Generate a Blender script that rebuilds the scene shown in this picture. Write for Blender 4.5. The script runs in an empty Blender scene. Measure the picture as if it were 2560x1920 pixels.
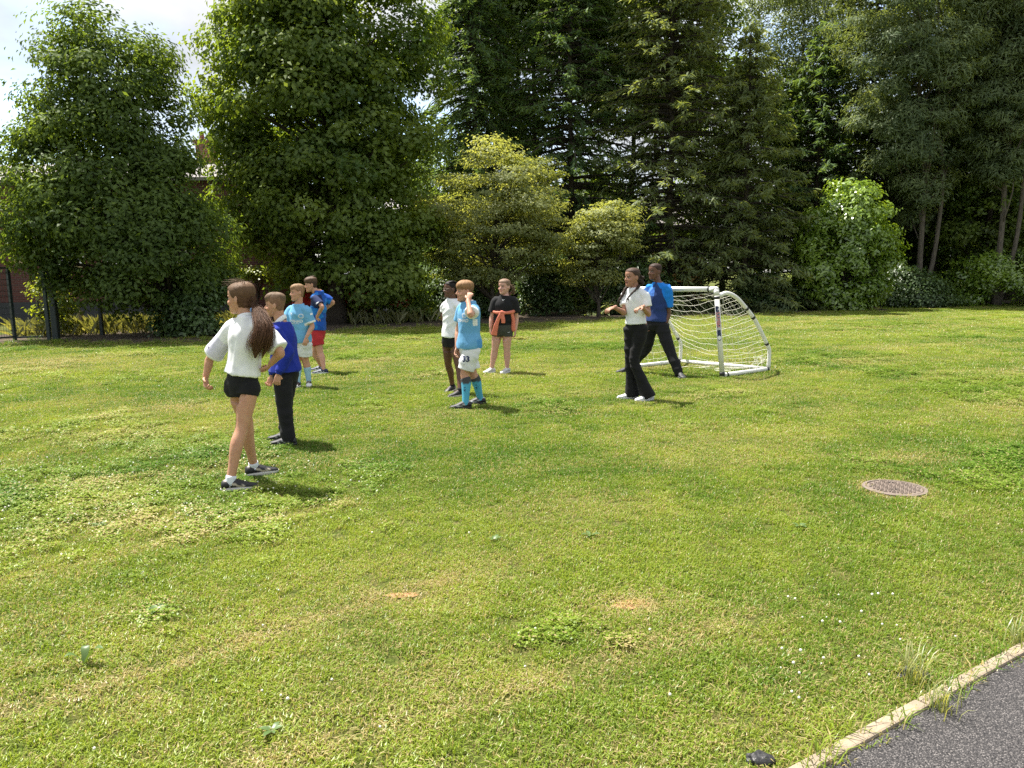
import bpy, bmesh, math, random
import numpy as np
from mathutils import Vector, Matrix
from mathutils.bvhtree import BVHTree

# ------------------------------------------------------------------ camera
R = math.radians
CAM_H, FPX, PITCH, ROLL = 1.5, 1900.0, R(8.1), R(0.8)
scene = bpy.context.scene
col = scene.collection
_f = np.array([0, math.cos(PITCH), -math.sin(PITCH)])
_r0 = np.array([1.0, 0, 0]); _u0 = np.array([0, math.sin(PITCH), math.cos(PITCH)])
_r = math.cos(ROLL) * _r0 - math.sin(ROLL) * _u0
_u = math.sin(ROLL) * _r0 + math.cos(ROLL) * _u0
cam_data = bpy.data.cameras.new('camera')
cam_data.sensor_width = 36.0
cam_data.lens = 36.0 * FPX / 2560.0
cam_data.clip_start = 0.05
cam_data.clip_end = 3000
cam = bpy.data.objects.new('camera', cam_data)
col.objects.link(cam)
cam.matrix_world = Matrix([[_r[0], _u[0], -_f[0], 0], [_r[1], _u[1], -_f[1], 0], [_r[2], _u[2], -_f[2], CAM_H], [0, 0, 0, 1]])
scene.camera = cam

# ------------------------------------------------------------------ world
SUN_EL, SUN_AZ = R(65), math.atan2(-0.78, 0.62)      # sun behind the trees, to the left
sunv = np.array([math.sin(SUN_AZ) * math.cos(SUN_EL), math.cos(SUN_AZ) * math.cos(SUN_EL), math.sin(SUN_EL)])
world = bpy.data.worlds.new('World'); scene.world = world; world.use_nodes = True
wn = world.node_tree; wn.nodes.clear()
def wnode(t): return wn.nodes.new(t)
w_out = wnode('ShaderNodeOutputWorld'); w_bg = wnode('ShaderNodeBackground')
w_sky = wnode('ShaderNodeTexSky'); w_sky.sky_type = 'NISHITA'; w_sky.sun_disc = False
w_sky.sun_elevation = SUN_EL; w_sky.sun_rotation = SUN_AZ % (2 * math.pi); w_sky.air_density = 1.0; w_sky.dust_density = 1.2; w_sky.ozone_density = 1.0
w_tc = wnode('ShaderNodeTexCoord'); w_sep = wnode('ShaderNodeSeparateXYZ'); wn.links.new(w_tc.outputs['Generated'], w_sep.inputs[0])
w_add = wnode('ShaderNodeMath'); w_add.operation = 'ADD'; w_add.inputs[1].default_value = 0.22; wn.links.new(w_sep.outputs['Z'], w_add.inputs[0])
w_mx = wnode('ShaderNodeMath'); w_mx.operation = 'MAXIMUM'; w_mx.inputs[1].default_value = 0.05; wn.links.new(w_add.outputs[0], w_mx.inputs[0])
w_dx = wnode('ShaderNodeMath'); w_dx.operation = 'DIVIDE'; wn.links.new(w_sep.outputs['X'], w_dx.inputs[0]); wn.links.new(w_mx.outputs[0], w_dx.inputs[1])
w_dy = wnode('ShaderNodeMath'); w_dy.operation = 'DIVIDE'; wn.links.new(w_sep.outputs['Y'], w_dy.inputs[0]); wn.links.new(w_mx.outputs[0], w_dy.inputs[1])
w_cmb = wnode('ShaderNodeCombineXYZ'); wn.links.new(w_dx.outputs[0], w_cmb.inputs[0]); wn.links.new(w_dy.outputs[0], w_cmb.inputs[1])
w_cmb.inputs[2].default_value = 3.7
w_no = wnode('ShaderNodeTexNoise'); w_no.inputs['Scale'].default_value = 0.9; w_no.inputs['Detail'].default_value = 7; w_no.inputs['Roughness'].default_value = 0.52
wn.links.new(w_cmb.outputs[0], w_no.inputs['Vector'])
w_rmp = wnode('ShaderNodeMapRange'); w_rmp.inputs['From Min'].default_value = 0.33; w_rmp.inputs['From Max'].default_value = 0.52; w_rmp.interpolation_type = 'SMOOTHSTEP'
wn.links.new(w_no.outputs['Fac'], w_rmp.inputs['Value'])
w_no2 = wnode('ShaderNodeTexNoise'); w_no2.inputs['Scale'].default_value = 2.1; w_no2.inputs['Detail'].default_value = 5
wn.links.new(w_cmb.outputs[0], w_no2.inputs['Vector'])
w_cc = wnode('ShaderNodeMix'); w_cc.data_type = 'RGBA'
w_cc.inputs['A'].default_value = (2.25, 2.35, 2.5, 1); w_cc.inputs['B'].default_value = (3.4, 3.45, 3.5, 1)
w_r2 = wnode('ShaderNodeMapRange'); w_r2.inputs['From Min'].default_value = 0.38; w_r2.inputs['From Max'].default_value = 0.62
wn.links.new(w_no2.outputs['Fac'], w_r2.inputs['Value']); wn.links.new(w_r2.outputs[0], w_cc.inputs['Factor'])
w_mix = wnode('ShaderNodeMix'); w_mix.data_type = 'RGBA'
wn.links.new(w_rmp.outputs[0], w_mix.inputs['Factor']); wn.links.new(w_sky.outputs[0], w_mix.inputs['A']); wn.links.new(w_cc.outputs['Result'], w_mix.inputs['B'])
wn.links.new(w_mix.outputs['Result'], w_bg.inputs['Color']); w_bg.inputs['Strength'].default_value = 0.13
wn.links.new(w_bg.outputs[0], w_out.inputs[0])

# ------------------------------------------------------------------ sun
sd = bpy.data.lights.new('sun', 'SUN'); sd.energy = 5.0; sd.angle = R(0.5); sd.color = (1.0, 0.95, 0.86)
sun = bpy.data.objects.new('sun', sd); col.objects.link(sun); sun.location = (-20, 20, 40)
sun.rotation_euler = Vector(-sunv).to_track_quat('-Z', 'Y').to_euler()

# ------------------------------------------------------------------ exposure
scene.view_settings.view_transform = 'Standard'; scene.view_settings.look = 'None'
scene.view_settings.gamma = 1.0; scene.view_settings.use_curve_mapping = False
scene.view_settings.exposure = 1.25
scene.render.engine = 'CYCLES'
scene.cycles.use_denoising = False
scene.cycles.max_bounces = 6; scene.cycles.transparent_max_bounces = 4
scene.cycles.diffuse_bounces = 3; scene.cycles.glossy_bounces = 2; scene.cycles.transmission_bounces = 4
scene.cycles.sample_clamp_indirect = 6.0

# ------------------------------------------------------------------ pixels to places
def ray(px, py):
    return _f + (px - 1280.0) / FPX * _r + (960.0 - py) / FPX * _u
CAMP = np.array([0, 0, CAM_H])
def W(px, py, Y):
    """point seen at pixel px,py that stands at world depth Y"""
    d = ray(px, py); return CAMP + d * (Y / d[1])
def G(px, py, z=0.0):
    """point of the ground seen at pixel px,py"""
    d = ray(px, py); return CAMP + d * ((z - CAM_H) / d[2])

# ------------------------------------------------------------------ node materials
def nmat(name):
    m = bpy.data.materials.new(name); m.use_nodes = True; m.node_tree.nodes.clear()
    return m, m.node_tree
def nd(nt, t, ins=None, **pr):
    n = nt.nodes.new(t)
    for k, v in pr.items(): setattr(n, k, v)
    for k, v in (ins or {}).items():
        s = n.inputs[k]
        if hasattr(v, 'is_linked') or hasattr(v, 'links'): nt.links.new(v, s)
        else: s.default_value = v
    return n
def c4(c): return (c[0], c[1], c[2], 1.0)
def mixc(nt, fac, a, b, blend='MIX'):
    n = nt.nodes.new('ShaderNodeMix'); n.data_type = 'RGBA'; n.blend_type = blend
    for s, v in ((n.inputs['Factor'], fac), (n.inputs['A'], a), (n.inputs['B'], b)):
        if hasattr(v, 'links'): nt.links.new(v, s)
        else: s.default_value = v if not isinstance(v, tuple) or len(v) == 4 else c4(v)
    return n.outputs['Result']
def rng_map(nt, v, a, b, c=0.0, d=1.0):
    return nd(nt, 'ShaderNodeMapRange', {'Value': v, 'From Min': a, 'From Max': b, 'To Min': c, 'To Max': d}).outputs[0]
def noise(nt, vec, scale, detail=4, rough=0.55):
    return nd(nt, 'ShaderNodeTexNoise', {'Vector': vec, 'Scale': scale, 'Detail': detail, 'Roughness': rough}).outputs['Fac']
def out(nt, sh): nt.links.new(sh, nt.nodes.new('ShaderNodeOutputMaterial').inputs[0])
def pos(nt): return nt.nodes.new('ShaderNodeNewGeometry').outputs['Position']

def plain(name, c, rough=0.6, var=0.12, scale=8, metal=0.0, bump=0.0, bscale=60):
    m, nt = nmat(name)
    tc = nd(nt, 'ShaderNodeTexCoord').outputs['Object']
    n = noise(nt, tc, scale)
    cc = mixc(nt, n, tuple(x * (1 - var) for x in c), tuple(min(1, x * (1 + var)) for x in c))
    p = nd(nt, 'ShaderNodeBsdfPrincipled', {'Base Color': cc, 'Roughness': rough, 'Metallic': metal})
    if bump:
        b = nd(nt, 'ShaderNodeBump', {'Height': noise(nt, tc, bscale, 3), 'Strength': bump, 'Distance': 0.01})
        nt.links.new(b.outputs[0], p.inputs['Normal'])
    out(nt, p.outputs[0]); return m

def fabric_mat():
    m, nt = nmat('fabric')
    a = nd(nt, 'ShaderNodeAttribute', attribute_name='Col').outputs['Color']
    tc = nd(nt, 'ShaderNodeTexCoord').outputs['Object']
    n = noise(nt, tc, 14, 4)
    cc = mixc(nt, rng_map(nt, n, 0.3, 0.7), mixc(nt, 1.0, a, (0.86, 0.87, 0.89), 'MULTIPLY'), a)
    p = nd(nt, 'ShaderNodeBsdfPrincipled', {'Base Color': cc, 'Roughness': 0.85, 'Sheen Weight': 0.04, 'Specular IOR Level': 0.25})
    b = nd(nt, 'ShaderNodeBump', {'Height': noise(nt, tc, 16, 3, 0.5), 'Strength': 0.16, 'Distance': 0.012})
    nt.links.new(b.outputs[0], p.inputs['Normal'])
    out(nt, p.outputs[0]); return m
def skin_mat():
    m, nt = nmat('skin')
    a = nd(nt, 'ShaderNodeAttribute', attribute_name='Col').outputs['Color']
    tc = nd(nt, 'ShaderNodeTexCoord').outputs['Object']
    n = noise(nt, tc, 22, 4)
    cc = mixc(nt, rng_map(nt, n, 0.3, 0.7), mixc(nt, 1.0, a, (0.9, 0.84, 0.84), 'MULTIPLY'), a)
    p = nd(nt, 'ShaderNodeBsdfPrincipled', {'Base Color': cc, 'Roughness': 0.52, 'Subsurface Weight': 0.12, 'Subsurface Scale': 0.01, 'Subsurface Radius': (1.0, 0.35, 0.2), 'Specular IOR Level': 0.4})
    out(nt, p.outputs[0]); return m
def hair_mat():
    m, nt = nmat('hair')
    a = nd(nt, 'ShaderNodeAttribute', attribute_name='Col').outputs['Color']
    s = nd(nt, 'ShaderNodeAttribute', attribute_name='strand').outputs['Vector']
    n = noise(nt, s, 9, 4, 0.6)
    cc = mixc(nt, rng_map(nt, n, 0.35, 0.65), mixc(nt, 1.0, a, (0.5, 0.46, 0.44), 'MULTIPLY'), mixc(nt, 1.0, a, (1.35, 1.3, 1.25), 'MULTIPLY'))
    p = nd(nt, 'ShaderNodeBsdfPrincipled', {'Base Color': cc, 'Roughness': 0.6, 'Specular IOR Level': 0.25})
    b = nd(nt, 'ShaderNodeBump', {'Height': n, 'Strength': 0.6, 'Distance': 0.006})
    nt.links.new(b.outputs[0], p.inputs['Normal'])
    out(nt, p.outputs[0]); return m
def leaf_mat(name, dark, light, trans=0.38, gloss=0.06, rough=0.4):
    m, nt = nmat(name)
    t = nd(nt, 'ShaderNodeAttribute', attribute_name='tint').outputs['Fac']
    ri = nt.nodes.new('ShaderNodeNewGeometry').outputs['Random Per Island']
    f = nd(nt, 'ShaderNodeMath', {0: nd(nt, 'ShaderNodeMath', {0: ri, 1: 0.55}, operation='MULTIPLY').outputs[0], 1: nd(nt, 'ShaderNodeMath', {0: t, 1: 0.6}, operation='MULTIPLY').outputs[0]}, operation='ADD').outputs[0]
    cc = mixc(nt, f, dark, light)
    d = nd(nt, 'ShaderNodeBsdfDiffuse', {'Color': cc})
    tcol = mixc(nt, 1.0, cc, (1.9, 1.7, 0.6), 'MULTIPLY')
    tr = nd(nt, 'ShaderNodeBsdfTranslucent', {'Color': tcol})
    g = nd(nt, 'ShaderNodeBsdfGlossy', {'Color': (1, 1, 1, 1), 'Roughness': rough})
    m1 = nd(nt, 'ShaderNodeMixShader', {0: trans, 1: d.outputs[0], 2: tr.outputs[0]})
    m2 = nd(nt, 'ShaderNodeMixShader', {0: gloss, 1: m1.outputs[0], 2: g.outputs[0]})
    out(nt, m2.outputs[0]); return m
def bark_mat(name, a, b):
    m, nt = nmat(name)
    tc = nd(nt, 'ShaderNodeTexCoord').outputs['Object']
    mp = nd(nt, 'ShaderNodeMapping', {'Vector': tc, 'Scale': (9, 9, 1.6)}).outputs[0]
    n = noise(nt, mp, 2.5, 6, 0.65)
    p = nd(nt, 'ShaderNodeBsdfPrincipled', {'Base Color': mixc(nt, rng_map(nt, n, 0.35, 0.65), a, b), 'Roughness': 0.95})
    bp = nd(nt, 'ShaderNodeBump', {'Height': n, 'Strength': 0.9, 'Distance': 0.04})
    nt.links.new(bp.outputs[0], p.inputs['Normal'])
    out(nt, p.outputs[0]); return m
def brick_mat(name, c1, c2, mortar, axis='x'):
    m, nt = nmat(name)
    tc = nd(nt, 'ShaderNodeTexCoord').outputs['Object']
    sp = nd(nt, 'ShaderNodeSeparateXYZ', {0: tc})
    cb = nd(nt, 'ShaderNodeCombineXYZ', {0: sp.outputs['X' if axis == 'x' else 'Y'], 1: sp.outputs['Z']})
    bt = nd(nt, 'ShaderNodeTexBrick', {'Vector': cb.outputs[0], 'Color1': c4(c1), 'Color2': c4(c2), 'Mortar': c4(mortar), 'Scale': 1.0, 'Mortar Size': 0.008, 'Brick Width': 0.225, 'Row Height': 0.075})
    n = noise(nt, tc, 1.3, 5)
    cc = mixc(nt, n, mixc(nt, 1.0, bt.outputs['Color'], (0.75, 0.72, 0.72), 'MULTIPLY'), bt.outputs['Color'])
    p = nd(nt, 'ShaderNodeBsdfPrincipled', {'Base Color': cc, 'Roughness': 0.9})
    b = nd(nt, 'ShaderNodeBump', {'Height': bt.outputs['Fac'], 'Strength': 0.5, 'Distance': 0.01}); b.invert = True
    nt.links.new(b.outputs[0], p.inputs['Normal'])
    out(nt, p.outputs[0]); return m

FAB, SKIN, HAIR = fabric_mat(), skin_mat(), hair_mat()
M_WHITE = plain('white_plastic', (0.74, 0.74, 0.70), 0.4, 0.06, 5)
M_BLACK = plain('black_tape', (0.02, 0.02, 0.022), 0.5)
M_NET = plain('net_cord', (0.78, 0.76, 0.66), 0.8)
M_PRINTW = plain('white_print', (0.8, 0.82, 0.84), 0.6, 0.03)
M_PRINTN = plain('navy_print', (0.02, 0.03, 0.10), 0.6, 0.03)
M_PRINTR = plain('red_print', (0.62, 0.10, 0.13), 0.5, 0.03)
M_PRINTS = plain('silver_print', (0.5, 0.52, 0.55), 0.4, 0.03)

# ------------------------------------------------------------------ mesh helpers
def mesh_np(name, V, Fq):
    V = np.asarray(V, dtype=np.float32); Fq = np.asarray(Fq, dtype=np.int32)
    me = bpy.data.meshes.new(name); k = Fq.shape[1]
    me.vertices.add(len(V)); me.vertices.foreach_set('co', V.ravel())
    me.loops.add(Fq.size); me.loops.foreach_set('vertex_index', Fq.ravel())
    me.polygons.add(len(Fq)); me.polygons.foreach_set('loop_start', np.arange(len(Fq), dtype=np.int32) * k)
    me.update(calc_edges=True); return me
def fattr(me, name, arr):
    a = me.attributes.new(name, 'FLOAT', 'POINT'); a.data.foreach_set('value', np.asarray(arr, dtype=np.float32))
def vattr(me, name, arr):
    a = me.attributes.new(name, 'FLOAT_VECTOR', 'POINT'); a.data.foreach_set('vector', np.asarray(arr, dtype=np.float32).ravel())
def cattr(me, rgb):
    a = me.attributes.new('Col', 'FLOAT_COLOR', 'POINT')
    x = np.ones((len(me.vertices), 4), dtype=np.float32); x[:, :3] = rgb; a.data.foreach_set('color', x.ravel())
def getV(me):
    x = np.empty(len(me.vertices) * 3, dtype=np.float32); me.vertices.foreach_get('co', x); return x.reshape(-1, 3).astype(float)
def setV(me, V): me.vertices.foreach_set('co', np.asarray(V, dtype=np.float32).ravel()); me.update()
def getN(me):
    x = np.empty(len(me.vertices) * 3, dtype=np.float32); me.vertex_normals.foreach_get('vector', x); return x.reshape(-1, 3).astype(float)
def smooth(me): me.polygons.foreach_set('use_smooth', np.ones(len(me.polygons), dtype=bool))

def obj(name, me, mat=None, parent=None, loc=None):
    o = bpy.data.objects.new(name, me); col.objects.link(o)
    if mat is not None and me is not None and not me.materials: me.materials.append(mat)
    if parent is not None: o.parent = parent
    if loc is not None: o.location = loc
    return o
def tag(o, label=None, cat=None, group=None, kind=None):
    if label: o['label'] = label
    if cat: o['category'] = cat
    if group: o['group'] = group
    if kind: o['kind'] = kind
    return o
def root(name, loc, label, cat, group=None):
    o = bpy.data.objects.new(name, None); col.objects.link(o); o.location = loc; o.empty_display_size = 0.2
    return tag(o, label, cat, group)

def nrm(v): v = np.asarray(v, float); return v / (np.linalg.norm(v) + 1e-12)
def cr(P, k=4):
    """Catmull-Rom resample of rows"""
    P = np.asarray(P, float)
    if len(P) < 3: return np.array([P[0] + (P[-1] - P[0]) * t for t in np.linspace(0, 1, k + 1)])
    Q = np.vstack([2 * P[0] - P[1], P, 2 * P[-1] - P[-2]]); o = []
    for i in range(len(P) - 1):
        a, b, c, d = Q[i:i + 4]
        for j in range(k):
            t = j / k; o.append(0.5 * (2 * b + (c - a) * t + (2 * a - 5 * b + 4 * c - d) * t * t + (3 * b - a - 3 * c + d) * t ** 3))
    o.append(P[-1]); return np.array(o)

class MB:
    def __init__(s): s.v = []; s.f = []
    def rings(s, rg, cap=True):
        m, n = len(rg), len(rg[0]); b = len(s.v)
        for r in rg: s.v += [tuple(p) for p in r]
        for i in range(m - 1):
            for j in range(n):
                j2 = (j + 1) % n
                s.f.append((b + i * n + j, b + i * n + j2, b + (i + 1) * n + j2, b + (i + 1) * n + j))
        if cap:
            for i, flip in ((0, True), (m - 1, False)):
                c = len(s.v); s.v.append(tuple(np.mean(rg[i], axis=0)))
                for j in range(n):
                    a, d = b + i * n + j, b + i * n + (j + 1) % n
                    s.f.append((d, a, c) if flip else (a, d, c))
    def sweep(s, pts, ra, rb=None, axis=None, n=14, rnd=True, cap=True):
        """elliptic rings along pts; ra along axis (per point or one), rb across it"""
        pts = np.asarray(pts, float); m = len(pts)
        ra = np.broadcast_to(np.asarray(ra, float), (m,)); rb = ra if rb is None else np.broadcast_to(np.asarray(rb, float), (m,))
        T = np.gradient(pts, axis=0); T = T / (np.linalg.norm(T, axis=1)[:, None] + 1e-12)
        if axis is None:
            a = np.array([0, 0, 1.0]) if abs(T[0][2]) < 0.85 else np.array([1.0, 0, 0])
            A = []
            for t in T:
                a = nrm(a - t * a.dot(t)); A.append(a)
            A = np.array(A)
        else:
            A = np.broadcast_to(np.asarray(axis, float), (m, 3)); A = np.array([nrm(a - t * np.dot(a, t)) for a, t in zip(A, T)])
        B = np.cross(T, A)
        th = np.linspace(0, 2 * np.pi, n, endpoint=False); cs, sn = np.cos(th), np.sin(th)
        def rg(p, a, b, x, y): return p + np.outer(cs * x, a) + np.outer(sn * y, b)
        L = [rg(pts[i], A[i], B[i], ra[i], rb[i]) for i in range(m)]
        if rnd:
            k0, k1 = min(ra[0], rb[0]), min(ra[-1], rb[-1])
            L = [rg(pts[0] - T[0] * k0 * 0.75, A[0], B[0], ra[0] * 0.5, rb[0] * 0.5), rg(pts[0] - T[0] * k0 * 0.45, A[0], B[0], ra[0] * 0.85, rb[0] * 0.85)] + L
            L += [rg(pts[-1] + T[-1] * k1 * 0.45, A[-1], B[-1], ra[-1] * 0.85, rb[-1] * 0.85), rg(pts[-1] + T[-1] * k1 * 0.75, A[-1], B[-1], ra[-1] * 0.5, rb[-1] * 0.5)]
        s.rings(L, cap)
    def tube(s, pts, r, n=8, rnd=False): s.sweep(pts, r, n=n, rnd=rnd)
    def ball(s, c, r, ax=None, n=14, m=9):
        """ellipsoid, r = 3 radii along ax rows"""
        r = np.broadcast_to(np.asarray(r, float), (3,)); ax = np.eye(3) if ax is None else np.asarray(ax)
        L = []
        for i in range(m):
            z = -np.cos(np.pi * (i + 0.6) / (m + 0.2)); q = math.sqrt(max(0, 1 - z * z))
            th = np.linspace(0, 2 * np.pi, n, endpoint=False)
            L.append(c + np.outer(np.cos(th) * q * r[0], ax[0]) + np.outer(np.sin(th) * q * r[1], ax[1]) + z * r[2] * ax[2])
        s.rings(L)
    def box(s, c, h, ax=None):
        ax = np.eye(3) if ax is None else np.asarray(ax); b = len(s.v); c = np.asarray(c, float)
        for z in (-1, 1):
            for y in (-1, 1):
                for x in (-1, 1): s.v.append(tuple(c + x * h[0] * ax[0] + y * h[1] * ax[1] + z * h[2] * ax[2]))
        for f in ((0, 2, 3, 1), (4, 5, 7, 6), (0, 1, 5, 4), (2, 6, 7, 3), (0, 4, 6, 2), (1, 3, 7, 5)): s.f.append(tuple(b + i for i in f))
    def mesh(s, name, origin=None, sm=False, fix=True):
        me = bpy.data.meshes.new(name); V = np.array(s.v, float)
        if origin is not None: V = V - np.asarray(origin)
        me.from_pydata(V.tolist(), [], s.f)
        if fix:
            bm = bmesh.new(); bm.from_mesh(me); bmesh.ops.recalc_face_normals(bm, faces=bm.faces); bm.to_mesh(me); bm.free()
        if sm: smooth(me)
        me.update(); return me
def bevel_mesh(me, w, seg=2):
    bm = bmesh.new(); bm.from_mesh(me)
    bmesh.ops.bevel(bm, geom=list(bm.edges), offset=w, segments=seg, affect='EDGES', profile=0.5); bm.to_mesh(me); bm.free(); return me

def remesh(mb, voxel, it=3, fac=0.5):
    me0 = mb.mesh('tmp', fix=False)
    o = bpy.data.objects.new('tmp', me0); col.objects.link(o)
    md = o.modifiers.new('r', 'REMESH'); md.mode = 'VOXEL'; md.voxel_size = voxel; md.use_smooth_shade = True
    ms = o.modifiers.new('s', 'SMOOTH'); ms.factor = fac; ms.iterations = it
    dg = bpy.context.evaluated_depsgraph_get(); dg.update()
    me = bpy.data.meshes.new_from_object(o.evaluated_get(dg))
    bpy.data.objects.remove(o); bpy.data.meshes.remove(me0)
    me.materials.clear(); smooth(me); return me

# value noise on the plane, vectorised
def vnoise(x, y, seed=0, octv=3):
    x = np.asarray(x, float); y = np.asarray(y, float); o = np.zeros_like(x); amp = 1.0; tot = 0
    for k in range(octv):
        xi, yi = np.floor(x).astype(np.int64), np.floor(y).astype(np.int64); fx, fy = x - xi, y - yi
        fx = fx * fx * (3 - 2 * fx); fy = fy * fy * (3 - 2 * fy)
        def h(a, b):
            n = (a * 374761393 + b * 668265263 + (seed + k) * 982451653) & 0x7fffffff
            n = ((n ^ (n >> 13)) * 1274126177) & 0x7fffffff
            return ((n ^ (n >> 16)) & 0xffff) / 65535.0
        o += amp * ((h(xi, yi) * (1 - fx) + h(xi + 1, yi) * fx) * (1 - fy) + (h(xi, yi + 1) * (1 - fx) + h(xi + 1, yi + 1) * fx) * fy)
        tot += amp; amp *= 0.5; x = x * 2.03 + 17.1; y = y * 2.03 + 9.7
    return o / tot
def sstep(a, b, x):
    t = np.clip((np.asarray(x, float) - a) / (b - a), 0, 1); return t * t * (3 - 2 * t)
# ================================================================== THE SETTING
def lawn_mat():
    m, nt = nmat('lawn'); p = pos(nt)
    n1 = noise(nt, p, 0.55, 5); n2 = noise(nt, p, 9, 4); n3 = noise(nt, p, 70, 3)
    c = mixc(nt, rng_map(nt, n1, 0.38, 0.62), (0.075, 0.12, 0.018), (0.15, 0.165, 0.04))
    c = mixc(nt, rng_map(nt, n2, 0.45, 0.75), c, (0.19, 0.16, 0.07))
    c = mixc(nt, rng_map(nt, n3, 0.35, 0.65), mixc(nt, 1.0, c, (0.55, 0.55, 0.5), 'MULTIPLY'), c)
    s = nd(nt, 'ShaderNodeBsdfPrincipled', {'Base Color': c, 'Roughness': 0.95, 'Specular IOR Level': 0.1})
    b = nd(nt, 'ShaderNodeBump', {'Height': n3, 'Strength': 1.0, 'Distance': 0.03}); nt.links.new(b.outputs[0], s.inputs['Normal'])
    out(nt, s.outputs[0]); return m
mb = MB(); S = 600.0
mb.v = [(-S, -60, 0), (S, -60, 0), (S, 2 * S, 0), (-S, 2 * S, 0)]; mb.f = [(0, 1, 2, 3)]
tag(obj('lawn', mb.mesh('lawn'), lawn_mat()), kind='structure')

def soil_mat():
    m, nt = nmat('soil'); p = pos(nt)
    n1 = noise(nt, p, 1.4, 5); n2 = noise(nt, p, 26, 5, 0.7)
    c = mixc(nt, rng_map(nt, n1, 0.35, 0.65), (0.062, 0.044, 0.03), (0.105, 0.078, 0.05))
    c = mixc(nt, rng_map(nt, n2, 0.6, 0.72), c, (0.2, 0.15, 0.09))
    s = nd(nt, 'ShaderNodeBsdfPrincipled', {'Base Color': c, 'Roughness': 1.0})
    b = nd(nt, 'ShaderNodeBump', {'Height': n2, 'Strength': 0.9, 'Distance': 0.04}); nt.links.new(b.outputs[0], s.inputs['Normal'])
    out(nt, s.outputs[0]); return m
EDGE = [(-700, 905), (-200, 873), (60, 858), (330, 858), (560, 850), (700, 836), (900, 824), (1200, 813), (1500, 802), (1800, 792), (2100, 780), (2400, 768), (2700, 758), (3300, 742)]
rs = np.random.RandomState(3)
ex = np.arange(-700, 3300, 16); ey = np.interp(ex, [e[0] for e in EDGE], [e[1] for e in EDGE]) + (vnoise(ex / 60.0, ex * 0, 5) - 0.5) * 9
front = np.array([G(a, b) for a, b in zip(ex, ey)])
def edge_depth(x):
    return np.interp(x, front[:, 0], front[:, 1])
mb = MB(); n = len(front); back = front + np.array([1.5, 8.5, 0])
mb.v = [(p[0], p[1], 0.005) for p in front] + [(p[0], p[1], 0.005) for p in back]
mb.f = [(i, i + 1, n + i + 1, n + i) for i in range(n - 1)]
tag(obj('soil_border', mb.mesh('soil'), soil_mat()), kind='structure')

# tarmac path with concrete edging, lower right corner
def tarmac_mat():
    m, nt = nmat('tarmac'); p = pos(nt)
    v = nd(nt, 'ShaderNodeTexVoronoi', {'Vector': p, 'Scale': 190.0}); n = noise(nt, p, 4, 5); v2 = nd(nt, 'ShaderNodeTexVoronoi', {'Vector': p, 'Scale': 90.0})
    chip = nd(nt, 'ShaderNodeSeparateColor', {0: v.outputs['Color']}).outputs[0]
    c = mixc(nt, rng_map(nt, chip, 0.55, 1.0), (0.075, 0.07, 0.07), (0.27, 0.25, 0.24))
    c = mixc(nt, rng_map(nt, v.outputs['Distance'], 0.35, 0.7), c, (0.03, 0.028, 0.03))
    c = mixc(nt, n, mixc(nt, 1.0, c, (0.8, 0.78, 0.8), 'MULTIPLY'), c)
    s = nd(nt, 'ShaderNodeBsdfPrincipled', {'Base Color': c, 'Roughness': 0.85})
    h = nd(nt, 'ShaderNodeMath', {0: v.outputs['Distance'], 1: v2.outputs['Distance']}, operation='ADD').outputs[0]
    b = nd(nt, 'ShaderNodeBump', {'Height': h, 'Strength': 0.9, 'Distance': 0.008}); b.invert = True; nt.links.new(b.outputs[0], s.inputs['Normal'])
    out(nt, s.outputs[0]); return m
KA, KB = G(2066, 1920), G(2560, 1642)
kd = nrm(KB - KA); kn = np.array([-kd[1], kd[0], 0.0])          # kn points to the lawn
mb = MB(); a0, a1 = KA - kd * 4, KB + kd * 9
mb.v = [tuple(a0 + [0, 0, 0.006]), tuple(a0 - kn * 3 + [0, 0, 0.006]), tuple(a1 - kn * 3 + [0, 0, 0.006]), tuple(a1 + [0, 0, 0.006])]; mb.f = [(0, 1, 2, 3)]
tag(obj('tarmac_path', mb.mesh('path'), tarmac_mat()), kind='structure')
kerb = bpy.data.objects.new('path_kerb', None); col.objects.link(kerb); kerb.location = a0; tag(kerb, kind='structure')
M_CONC = plain('edging_concrete', (0.28, 0.225, 0.165), 0.95, 0.4, 9, bump=0.6, bscale=70)
klen = 0.914; km = None; ktot = np.linalg.norm(a1 - a0)
for i in range(int(ktot / klen)):
    if km is None:
        mb = MB(); mb.box((0, 0, 0), (klen / 2 - 0.003, 0.025, 0.07)); km = bevel_mesh(mb.mesh('edging'), 0.008)
    c = a0 + kd * (i + 0.5) * klen + kn * 0.028 - a0
    o = obj('edging_stone', km, M_CONC, kerb, c + np.array([0, 0, -0.050 + rs.uniform(-0.003, 0.003)])); o.rotation_euler.z = math.atan2(kd[1], kd[0]) + rs.uniform(-0.003, 0.003)

# inspection cover in the grass
MC = G(2236, 1224); MC_R = 0.205
M_IRON = plain('weathered_iron', (0.19, 0.15, 0.125), 0.75, 0.3, 20, metal=0.25, bump=0.5, bscale=120)
mc = root('inspection_cover', MC, 'round rusty iron inspection cover set in the grass, ringed by dry straw', 'manhole cover')
mb = MB(); th = np.linspace(0, 2 * np.pi, 48, endpoint=False)
def circ(r, z): return np.c_[np.cos(th) * r, np.sin(th) * r, np.full(48, z)]
mb.rings([circ(MC_R * 0.86, -0.03), circ(MC_R * 0.86, 0.012), circ(MC_R * 0.84, 0.016)]); obj('lid', mb.mesh('lid'), M_IRON, mc)
mb = MB(); mb.rings([circ(MC_R * 1.0, -0.03), circ(MC_R * 1.0, 0.016), circ(MC_R * 0.9, 0.018), circ(MC_R * 0.885, 0.01), circ(MC_R * 0.885, -0.03)], cap=False); obj('frame', mb.mesh('frame'), M_IRON, mc)
mb = MB()
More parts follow.
